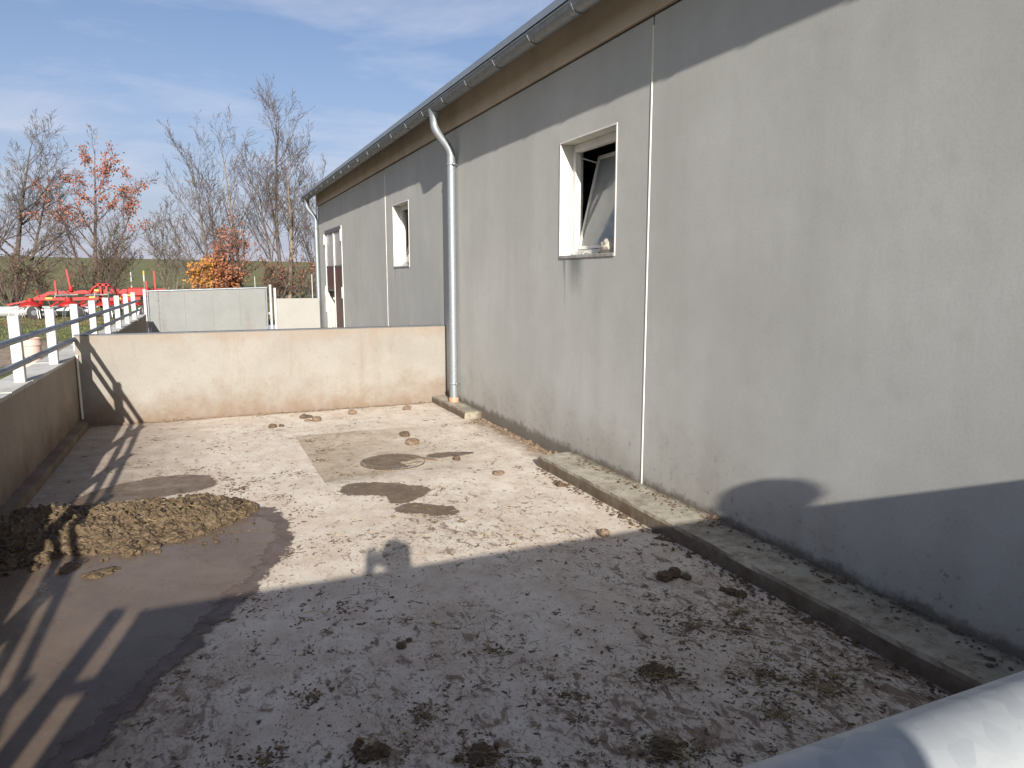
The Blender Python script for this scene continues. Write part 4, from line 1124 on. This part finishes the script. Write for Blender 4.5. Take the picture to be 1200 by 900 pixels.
wp_ = thing('irrigation_pipe', (-6.5, 27.1, .47), 'long white pipe lying on the grass behind the red machine', 'pipe')
MB().tube([(-12, 27.1, .64), (-3.2, 27.1, .64)], .165, 20).build('pipe_body', M['pipe'], wp_, smooth=True)
for x in (-5.15, -7.2, -3.4): MB().lathe((x, 27.1, .64), [(.18, -.07), (.18, .07)], 20, (1, 0, 0)).build('collar', M['pipe'], wp_, smooth=True)

# red hay machine
mc = thing('hay_tedder', (-3.2, 26, .46), 'red folded hay tedder parked on the grass beyond the wall', 'farm machine')
Y0 = 26.0
def P3(x, z, dy=0): return (x, Y0+dy, z)
for nm, a, b, w_, h_ in (
    ('main_beam', P3(-4.05, 1.235), P3(-2.75, 1.26), .12, .10), ('main_beam', P3(-2.748, 1.26), P3(-0.9, 1.28), .14, .13),
    ('side_arm', P3(-4.052, 1.235), P3(-4.55, 1.02), .10, .09), ('side_arm', P3(-4.552, 1.02), P3(-5.2, .88), .05, .05),
    ('lower_beam', P3(-4.35, 1.06, -.25), P3(-3.55, 1.05, -.25), .10, .09), ('lower_beam', P3(-3.45, 1.05, -.25), P3(-2.75, 1.06, -.25), .10, .09),
    ('lower_beam', P3(-2.6, 1.02, -.25), P3(-1.6, 1.05, -.25), .10, .10),
    ('strut', P3(-4.25, 1.05, -.2), P3(-4.35, .72, -.3), .08, .08), ('strut', P3(-3.1, 1.05, -.2), P3(-3.3, .85, -.3), .06, .06),
    ('strut', P3(-3.75, 1.05, -.2), P3(-4.05, .82, -.3), .05, .05), ('strut', P3(-2.7, 1.25), P3(-2.68, .75), .14, .14),
    ('strut', P3(-2.35, .95, -.3), P3(-2.15, .65, -.3), .06, .06), ('strut', P3(-3.25, .82, -.3), P3(-2.85, .98, -.3), .05, .05)):
    MB().bar(a, b, w_, h_).build(nm, M['red'], mc)
rnd = random.Random(77)
for k in range(9):
    x = -4.3+.36*k; dy = rnd.uniform(-.35, -.1)
    MB().tube([P3(x, rnd.uniform(.95, 1.1), dy), P3(x+rnd.uniform(-.25, .25), rnd.uniform(1.2, 1.34), dy+.1)], rnd.uniform(.012, .022), 6).build('brace', M[('red', 'steel', 'darkgrey')[k % 3]], mc, smooth=True)
for k in range(5):
    x = -4.0+.6*k; z_ = 1.29
    MB().tube([P3(x, z_, -.08), P3(x+.12, z_+.09, -.1), P3(x+.3, z_+.05, -.12), P3(x+.42, z_-.06, -.1)], .012, 6).build('hose', M['black'], mc, smooth=True)
for x in (-3.9, -3.1, -1.9):
    cy_ = MB().tube([P3(x, 1.15, -.22), P3(x+.38, 1.17, -.22)], .034, 8).build('hydraulic_cylinder', M['darkgrey'], mc, smooth=True)
    MB().tube([P3(x+.38, 1.17, -.22), P3(x+.60, 1.18, -.22)], .014, 6).build('piston', M['steel'], cy_, smooth=True)
# rotors: dome, arms, tines
for k, (x, dy) in enumerate(((-4.55, -.3), (-3.55, -.35), (-2.55, -.3), (-1.85, -.2), (-1.2, -.3))):
    ro = MB().lathe(P3(x, .86, dy), [(.30, -.02), (.29, .03), (.20, .08), (.16, .11), (.09, .13), (.09, .22)], 18).build('rotor', M['red'], mc, smooth=True)
    m = MB()
    for q in range(6):
        a = q*pi/3+k*.4
        c_, s_ = cos(a), sin(a)
        p0 = Vector(P3(x+.2*c_, .86, dy+.2*s_)); p1 = Vector(P3(x+.52*c_, .74, dy+.52*s_))
        m.tube([p0, p1], .022, 6)
        for s2 in (-.03, .03):
            e = p1+Vector((-s_*s2, c_*s2, 0))
            m.tube([e, e+Vector((.06*c_, .06*s_, -.24))], .009, 5)
    m.build('tine_arm', M['darkgrey'] if k % 2 else M['steel'], ro, smooth=True)
for x, dy in ((-4.42, -.55), (-3.35, -.5), (-2.35, -.5), (-1.5, -.5)):
    w_ = MB().lathe(P3(x, .66, dy-.06), [(.12, 0), (.195, .02), (.205, .06), (.195, .10), (.12, .12)], 22, (0, 1, 0)).build('wheel', M['black'], mc, smooth=True)
    MB().lathe(P3(x, .66, dy-.065), [(.075, 0), (.07, .03), (.03, .0), (.025, -.02)], 16, (0, 1, 0)).build('rim', M['darkgrey'], w_, smooth=True)
# arch and headstock
ar = [P3(-2.62+.38*cos(t), 1.12+.36*sin(t), -.1) for t in [pi*.95 - pi*.98*q/14 for q in range(15)]]
MB().tube(ar, .036, 8).build('arch', M['red'], mc, smooth=True)
MB().box(-2.80, -2.42, Y0-.2, Y0+.05, 1.42, 1.52, .02).box(-2.72, -2.66, Y0-.2, Y0, 1.2, 1.55).box(-2.56, -2.50, Y0-.2, Y0, 1.2, 1.58).build('headstock', M['red'], mc)
MB().tube([P3(-2.75, 1.54, -.2), P3(-2.52, 1.56, -.25), P3(-2.34, 1.42, -.3), P3(-2.25, 1.0, -.35)], .018, 6).build('hose', M['black'], mc, smooth=True)
MB().box(-1.95, -1.35, Y0-.3, Y0+.1, 1.12, 1.38, .03).build('gearbox', M['red'], mc)
MB().box(-2.15, -1.955, Y0-.25, Y0, .85, 1.2, .02).build('side_plate', M['red'], mc)
for x, za, zb, ln in ((-3.88, 1.05, 1.60, -.02), (-3.50, 1.28, 1.94, -.07), (-1.42, 1.0, 1.58, 0), (-1.16, 1.0, 1.90, -.02)):
    m = MB().bar(P3(x, za, -.1), P3(x+ln, zb, -.1), .05, .05)
    if x == -3.50: m.lathe(P3(x, 1.36, -.1), [(.06, -.08), (.07, 0), (.05, .08)], 10)
    m.build('guard_bar', M['red'], mc)
for x, z, w_ in ((-4.15, 1.07, .18), (-3.0, 1.09, .16), (-2.85, 1.30, .12), (-2.2, 1.05, .06), (-1.95, 1.14, .1)):
    MB().box(x, x+w_, Y0-.312, Y0-.30, z-.02, z+.03).build('yellow_sticker', M['yellow'], mc)

# stakes
def stake(x, y, h, lab, mats, w=.028):
    z = terr(x, y); t = thing('stake', (x, y, z), lab, 'stake', 'thin fence stakes in the meadow')
    hh = 0
    for k, (f, mt) in enumerate(mats):
        MB().tube([(x, y, z+hh*h), (x, y, z+(hh+f)*h-.002)], w, 8).build('stake_section', M[mt], t, smooth=True)
        hh += f
stake(4.75, 33.2, 1.25, 'white stake in the grass beside the far barn corner', [(1, 'postwhite')], .022)
stake(2.36, 33.2, 1.15, 'white stake in the grass just left of the pale tree trunk', [(1, 'postwhite')], .018)
stake(-2.3, 32.5, 1.35, 'black and white stake standing between the red machine and the gate', [(.45, 'darkgrey'), (.15, 'postwhite'), (.12, 'darkgrey'), (.28, 'postwhite')], .025)
stake(-1.42, 25, 1.45, 'white stake with yellow cap right behind the gate hinge post', [(.78, 'barkpale'), (.14, 'postwhite'), (.08, 'yellow')], .022)

# grass blades outside the wall
gb = MB(); r = random.Random(5)
def blade(x, y, h):
    z = terr(x, y)-.01; a = r.uniform(0, 2*pi); w = r.uniform(.006, .013); l = r.uniform(-.5, .5)*h
    c_, s_ = cos(a), sin(a); o = len(gb.v)
    gb.v += [(x-w*c_, y-w*s_, z), (x+w*c_, y+w*s_, z), (x-s_*l+.5*l*c_, y+c_*l, z+h)]
    gb.f.append((o, o+1, o+2))
for k in range(42000):
    y = 8.2+24*r.random()**.8; x = r.uniform(-1.6-.32*y*.5-1.5, -1.62)
    q = noise.noise(Vector((x*.8, y*.8, 0)))
    if 11.3 < y+q*1.5 < 17 and r.random() > .06: continue
    if q < r.uniform(-.6, .5): continue
    blade(x, y, r.uniform(.02, .06))
for k in range(9000):
    y = r.uniform(20.4, 33); x = r.uniform(-2, 5.5); blade(x, y, r.uniform(.04, .13))
tag(gb.build('grass', M['grass']), 'short tufty grass on the meadow beyond the yard wall', 'grass', kind='stuff')
lf = MB()
for k in range(2600):
    y = r.uniform(21.5, 33); x = r.uniform(-8.5, 4)
    fleck(lf, x, y, terr(x, y)+.01, r.uniform(.02, .05), r.uniform(.015, .03), r.uniform(.01, .04), r.uniform(0, 6), r, 5)
tag(lf.build('fallen_leaves', M['lbrown']), 'fallen brown leaves on the grass under the trees', 'leaves', kind='stuff')

# ------------------------------------------------------------------ trees
class Tree:
    def __init__(s, seed): s.r = random.Random(seed); s.tr = MB(); s.br = MB(); s.lv = MB(); s.lv2 = MB(); s.tips = []
    def limb(s, p, d, L, r0, lvl, P):
        R = s.r; n = P['seg'][min(lvl, len(P['seg'])-1)]
        pts = [p.copy()]; rs = [r0]; q = p.copy(); dd = d.normalized()
        wig = P['wig'][min(lvl, len(P['wig'])-1)]
        for i in range(n):
            dd = (dd + Vector((R.gauss(0, wig), R.gauss(0, wig), R.gauss(0, wig)*.6 + P['up'][min(lvl, len(P['up'])-1)]))).normalized()
            q = q + dd*(L/n); pts.append(q.copy())
            rs.append(max(P['rmin'], r0*(1-(i+1)/n*P['taper'])))
        (s.tr if lvl == 0 else s.br).tube(pts, rs, 7 if lvl == 0 else (5 if lvl == 1 else 3), cap=False)
        if lvl >= P['levels']:
            s.tips.append((pts[-1], dd)); s.tips.append((pts[len(pts)//2], dd)); return
        k = P['kids'][min(lvl, len(P['kids'])-1)]
        for j in range(k):
            t = P['t0'][min(lvl, len(P['t0'])-1)] + (1-P['t0'][min(lvl, len(P['t0'])-1)])*((j+R.random())/k)
            t = min(.985, t); f = t*n; i = min(n-1, int(f)); pp = pts[i].lerp(pts[i+1], f-i)
            ax = (pts[i+1]-pts[i]).normalized(); o = ax.orthogonal().normalized()
            o = Matrix.Rotation(R.uniform(0, 2*pi), 3, ax) @ o
            an = radians(R.gauss(P['ang'][min(lvl, len(P['ang'])-1)], 7))
            nd = ax*cos(an)+o*sin(an)
            rr = rs[i]*P['rk']*R.uniform(.75, 1.1)
            ll = L*P['lk'][min(lvl, len(P['lk'])-1)]*R.uniform(.65, 1.15)*(1.15-.65*t if lvl == 0 else 1.05-.45*t)
            s.limb(pp, nd, ll, max(P['rmin'], rr), lvl+1, P)
    def leaf(s, p, size, second=False):
        R = s.r; m = s.lv2 if second else s.lv
        u = Vector((R.gauss(0, 1), R.gauss(0, 1), R.gauss(0, .5))).normalized(); v = u.orthogonal().normalized()
        v = Matrix.Rotation(R.uniform(0, 6.28), 3, u) @ v; w = u.cross(v)
        L, B = size*R.uniform(.7, 1.3), size*R.uniform(.35, .6); o = len(m.v)
        m.v += [tuple(p), tuple(p+v*L*.5+w*B), tuple(p+v*L+u*L*.15), tuple(p+v*L*.5-w*B)]
        m.f += [(o, o+1, o+2), (o, o+2, o+3)]
BASE = dict(levels=4, seg=[9, 6, 4, 3, 2], wig=[.025, .055, .08, .10, .12], up=[.02, .07, .06, .04, .02], kids=[16, 7, 4, 2], t0=[.20, .12, .10, .1],
            ang=[42, 36, 36, 36], lk=[.50, .50, .58, .62], rk=.52, rmin=.0048, taper=.88)
def plant(name, x, y, lab, cat, seed, stems, P, bark, twig, leaves=None, group=None, lm=None, lm2=None):
    z = terr(x, y)-.05; T = Tree(seed)
    for (dx_, dy_, dirx, diry, L, r0) in stems:
        T.limb(Vector((x+dx_, y+dy_, z)), Vector((dirx, diry, 1)), L, r0, 0, P)
    if leaves: leaves(T, z)
    t = thing(name, (x, y, z+.05), lab, cat, group)
    T.tr.build('trunk', bark, t, smooth=True)
    T.br.build('branches', twig, t, smooth=True)
    if T.lv.v: T.lv.build('leaves', lm, t)
    if T.lv2.v: T.lv2.build('yellowed_leaves', lm2, t)
    return t
def PP(**k): d = dict(BASE); d.update(k); return d
TG = 'trees in the row beyond the yard'
plant('bare_tree', -6.55, 34, 'spreading bare grey tree at the left edge of the view', 'tree', 31,
      [(0, 0, .10, 0, 6.2, .13), (.1, .1, .42, .1, 5.2, .09), (-.2, 0, -.25, .1, 5.6, .10)], PP(kids=[15, 7, 5, 3], ang=[44, 38, 38, 36]), M['bark'], M['bark'], group=TG)
def lv_copper(T, z):
    R = T.r
    for p, d in T.tips:
        h = p.z-z
        n_ = noise.noise(p*.9)
        if h > 3.0 and n_ > -.16 and R.random() < min(1, (h-2.7)/1.3)*.8:
            for k in range(R.randint(1, 3)): T.leaf(p+Vector((R.gauss(0, .10), R.gauss(0, .10), R.gauss(0, .05))), .085)
        elif h > 1.5 and R.random() < .04: T.leaf(p, .07)
plant('copper_beech', -3.77, 34, 'slender tree with copper red leaves left above the red machine', 'tree', 8,
      [(0, 0, .03, 0, 6.3, .10), (.12, 0, .33, 0, 5.3, .05), (-.1, 0, -.24, .05, 4.9, .05)], PP(kids=[13, 6, 4, 2], ang=[46, 40, 38, 36], lk=[.38, .48, .55, .6], up=[.02, .05, .05, .03, .02]), M['bark'], M['twig'], lv_copper, TG, M['lcopper'])
BUSH = PP(levels=3, seg=[6, 4, 3, 2], kids=[10, 6, 4], t0=[.12, .15, .1], ang=[34, 36, 38], lk=[.55, .5, .5], rmin=.006)
def stems(R, n, spread, L, r0):
    return [(R.gauss(0, spread*.35), R.gauss(0, .25), R.gauss(0, spread), R.gauss(0, .3), L*R.uniform(.7, 1.15), r0*R.uniform(.6, 1.2)) for _ in range(n)]
R_ = random.Random(40)
plant('bare_shrub', -3.6, 33.3, 'wide bare many stemmed shrub under the copper leaved tree', 'shrub', 9, stems(R_, 9, .42, 3.0, .026), BUSH, M['bark'], M['twig'], group='shrubs beyond the yard')
def lv_few(prob, size=.07, sec=None):
    def f(T, z):
        R = T.r
        for p, d in T.tips:
            if R.random() < prob: T.leaf(p, size, sec is not None and R.random() < sec)
    return f
plant('brown_shrub', -6.3, 32.2, 'dense brown twiggy shrub at the far left edge', 'shrub', 10, stems(R_, 9, .55, 1.9, .022), BUSH, M['bark'], M['twig'], lv_few(.10), 'shrubs beyond the yard', M['lbrown'])
plant('brown_shrub', -5.0, 32.6, 'brown twiggy shrub right of the dense one behind the red machine', 'shrub', 12, stems(R_, 6, .5, 1.7, .02), BUSH, M['bark'], M['twig'], lv_few(.05), 'shrubs beyond the yard', M['lbrown'])
plant('pale_saplings', -1.0, 35.5, 'pale yellowish saplings left of the orange beech bush', 'shrub', 15, stems(R_, 7, .30, 3.6, .026), PP(levels=3, seg=[7, 4, 3, 2], kids=[9, 5, 3], t0=[.15, .15, .1], ang=[30, 34, 36], lk=[.42, .5, .5], rmin=.006), M['barkpale'], M['twigpale'], group='shrubs beyond the yard')
UPR = PP(kids=[14, 6, 4, 2], ang=[38, 32, 32, 34], lk=[.46, .50, .58, .62], up=[.01, .10, .08, .05, .03], t0=[.2, .18, .12, .1])
plant('bare_tree', .72, 34, 'leaning bare tree with long branches reaching left, behind the gate', 'tree', 52,
      [(.05, 0, -.10, 0, 6.4, .075), (.25, .1, .02, .05, 5.3, .06), (0, 0, -.42, .0, 4.2, .045), (-.05, .1, -.75, .1, 3.6, .035)], UPR, M['bark'], M['bark'], group=TG)
plant('bare_tree', 1.95, 34.3, 'bare middle tree right behind the orange beech bush', 'tree', 53,
      [(0, 0, -.05, 0, 6.9, .085), (-.15, 0, -.25, .05, 5.0, .05)], UPR, M['barkpale'], M['bark'], lv_few(.010, .08), TG, M['lcopper'])
plant('bare_tree', 3.62, 34, 'tallest bare tree with dense upright crown next to the barn', 'tree', 54,
      [(-.1, 0, -.02, 0, 8.2, .11), (-.3, .1, -.10, .1, 6.0, .06), (.1, .1, .10, .05, 6.2, .065)], PP(kids=[22, 8, 4, 2], ang=[40, 32, 32, 34], lk=[.42, .50, .58, .62], up=[.01, .11, .08, .05, .03], t0=[.24, .15, .12, .1]), M['bark'], M['bark'], group=TG)
plant('pale_tree', 3.78, 33.4, 'smooth pale trunk in front of the tallest tree', 'tree', 55,
      [(0, 0, .02, 0, 6.3, .10)], PP(kids=[11, 6, 4, 3], ang=[40, 36, 34, 34], lk=[.36, .46, .5, .5], t0=[.38, .15, .12, .1]), M['barkpale'], M['twig'], group=TG)
plant('bare_tree', 5.7, 36, 'bare tree mostly hidden behind the barn gutter end', 'tree', 56, [(0, 0, -.1, 0, 5.6, .08), (0, 0, -.35, 0, 4.4, .05)], UPR, M['bark'], M['twig'], lv_few(.012, .08), TG, M['lcopper'])
def lv_orange(T, z):
    R = T.r
    for p, d in T.tips:
        h = p.z-z
        if R.random() < .62:
            for k in range(R.randint(1, 2)):
                T.leaf(p+Vector((R.gauss(0, .08), R.gauss(0, .08), R.gauss(0, .07))), .085, (p.x < .75 and h < 1.9 and R.random() < .55))
plant('orange_beech', 1.0, 32.8, 'low beech bush full of orange leaves above the gate', 'shrub', 61, stems(R_, 10, .50, 1.6, .03), PP(levels=3, seg=[6, 4, 3, 2], kids=[10, 6, 4], t0=[.15, .12, .1], ang=[48, 42, 40], lk=[.6, .5, .5], rmin=.006, up=[.01, .02, .0, .0]), M['bark'], M['twig'], lv_orange, 'shrubs beyond the yard', M['lorange'], M['lyellow'])
plant('brown_shrub', 1.6, 33.4, 'copper brown sapling rising behind the orange beech bush', 'shrub', 62, stems(R_, 6, .35, 2.8, .03), BUSH, M['bark'], M['twig'], lv_few(.42, .085), 'shrubs beyond the yard', M['lcopper'])
plant('brown_shrub', 3.2, 33.2, 'withered brown shrub at the foot of the tallest tree', 'shrub', 63, stems(R_, 6, .40, 1.9, .025), BUSH, M['bark'], M['twig'], lv_few(.2, .08), 'shrubs beyond the yard', M['lbrown'])
plant('bare_shrub', 4.4, 33.8, 'thin bare shrub beside the white stake and the far downspout', 'shrub', 64, stems(R_, 7, .4, 1.9, .02), BUSH, M['bark'], M['twig'], lv_few(.08, .08), 'shrubs beyond the yard', M['lcopper'])

# ------------------------------------------------------------------ people behind the near gate (their heads cast the shadow bumps)
def person(loc, label, H, hands, shadow_hood=False):
    t = thing('person', loc, label, 'person')
    ox, oy, oz = loc
    k = H/1.8
    V, E, Rr = [], [], []
    def add(p, r_, par=None):
        V.append(Vector(p)); Rr.append(r_)
        if par is not None: E.append((par, len(V)-1))
        return len(V)-1
    def w(x, y, z): return (x*k, y*k, z*k)
    pel = add(w(0, 0, .95), (.15, .11))
    bel = add(w(0, .0, 1.10), (.15, .11), pel)
    che = add(w(0, .01, 1.30), (.165, .12), bel)
    nb = add(w(0, 0, 1.47), (.075, .07), che)
    nk = add(w(0, .015, 1.55), (.055, .055), nb)
    jaw = add(w(0, .045, 1.615), (.062, .068), nk)
    hd = add(w(0, .025, 1.70), (.075, .092), jaw)
    add(w(0, .015, 1.765), (.05, .06), hd)
    for sx, hand in zip((-1, 1), hands):
        hp = add(w(sx*.095, 0, .88), (.09, .095), pel)
        kn = add(w(sx*.10, .02, .49), (.058, .06), hp)
        an = add(w(sx*.105, -.01, .10), (.04, .045), kn)
        he = add(w(sx*.11, .03, .045), (.042, .045), an)
        add(w(sx*.125, .17, .035), (.04, .032), he)
        sh = add(w(sx*.185, 0, 1.42), (.065, .06), che)
        hx, hy, hz = hand[0]-ox, hand[1]-oy, hand[2]-oz
        hv = Vector((hx, hy, hz)); sv = V[sh]
        mid = (sv+hv)/2; d = hv-sv; L = d.length; half = .30*k
        drop = sqrt(max(0, half*half-(L/2)**2))
        el = mid + Vector((sx*.2, -.1, -.95)).normalized()*drop
        e = add(el, (.045, .045), sh)
        wr = add(hv+(el-hv).normalized()*.08, (.028, .028), e)
        pm = add(hv, (.036, .022), wr)
        f = (hv-V[wr]).normalized(); side = f.cross(Vector((0, 0, 1))).normalized(); upv = side.cross(f)
        for q, (so_, ln) in enumerate(((-.030, .066), (-.010, .076), (.010, .070), (.030, .055))):
            b0 = add(hv+f*.035+side*so_, (.0095, .0095), pm)
            b1 = add(hv+f*(.035+ln*.55)+side*so_*1.1-upv*.006, (.0088, .0088), b0)
            add(hv+f*(.035+ln*.85)+side*so_*1.1-upv*.030, (.008, .008), b1)
        th = add(hv+side*(-sx)*.038+f*.0-upv*.004, (.011, .011), pm)
        add(hv+side*(-sx)*.055+f*.04-upv*.012, (.0095, .0095), th)
    me = bpy.data.meshes.new('body'); me.from_pydata([v[:] for v in V], E, []); 
    tmp = bpy.data.objects.new('body', me); COL.objects.link(tmp)
    sm = tmp.modifiers.new('skin', 'SKIN'); sm.use_smooth_shade = True
    for v, rr in zip(me.skin_vertices[0].data, Rr): v.radius = (rr[0]*k if rr[0] > .03 else rr[0], rr[1]*k if rr[1] > .03 else rr[1])
    for q in me.skin_vertices[0].data: q.use_root = False
    me.skin_vertices[0].data[0].use_root = True
    ss = tmp.modifiers.new('sub', 'SUBSURF'); ss.levels = 2; ss.render_levels = 2
    dg = bpy.context.evaluated_depsgraph_get()
    bm_ = bpy.data.meshes.new_from_object(tmp.evaluated_get(dg))
    bpy.data.objects.remove(tmp)
    body = bpy.data.objects.new('body', bm_); COL.objects.link(body); body.parent = t
    bm_.materials.clear()
    for mm in (M['skin'], M['jacket'], M['trousers'], M['black']): bm_.materials.append(mm)
    hv = [Vector((h[0]-ox, h[1]-oy, h[2]-oz)) for h in hands]
    for p in bm_.polygons:
        c = p.center
        isf = min((c-q).length for q in hv) < .125
        p.material_index = 0 if isf or c.z > 1.53*k else (1 if c.z > .90*k else (2 if c.z > .12*k else 3))
        p.use_smooth = True
    # face, ears, hair
    def lm(name, mat, items):
        m_ = MB()
        for (x, y, z, rx, ry, rz) in items: m_.blob((ox+x*k, oy+y*k, oz+z*k), rx*k, ry*k, rz*k, 0, .04, 1.5, 2, 1)
        m_.build(name, mat, t, smooth=True)
    lm('nose', M['skin'], [(0, .118, 1.665, .014, .022, .024)])
    lm('ear', M['skin'], [(-.078, .02, 1.67, .012, .022, .032)]); lm('ear', M['skin'], [(.078, .02, 1.67, .012, .022, .032)])
    lm('eye', M['white'], [(-.030, .102, 1.692, .013, .010, .009)]); lm('eye', M['white'], [(.030, .102, 1.692, .013, .010, .009)])
    lm('mouth', M['pink'], [(0, .108, 1.625, .024, .008, .008)])
    lm('hair', M['hair'], [(0, -.012, 1.735, .088, .105, .078), (0, -.045, 1.68, .078, .07, .07)])
    if shadow_hood: lm('shadow_hood', M['jacket'], [(0, -.02, 1.545, .13, .12, .10), (0, -.035, 1.70, .10, .10, .11)])  # added blobs round neck and head, there to broaden the cast shadow
    return t
p1 = person((.04, -.30, 0), 'photographer in a dark jacket holding up a small camera behind the gate', 1.90, [(-.070, -.075, 1.690), (.075, -.075, 1.690)])
pc = thing('camera_body', (0, -.05, 1.66), 'small compact camera held in the hands of the photographer', 'camera')
MB().box(-.055, .055, -.055, -.028, 1.655, 1.722, .006).build('case', M['black'], pc)
MB().lathe((0, -.030, 1.70), [(.020, 0), (.019, .010)], 20, (0, 1, 0)).build('lens', M['darkgrey'], pc, smooth=True)
p2 = person((2.345, -.12, 0), 'second person in a dark jacket standing at the gate near the barn', 1.845, [(2.11, .0, .86), (2.63, .0, .86)], True)
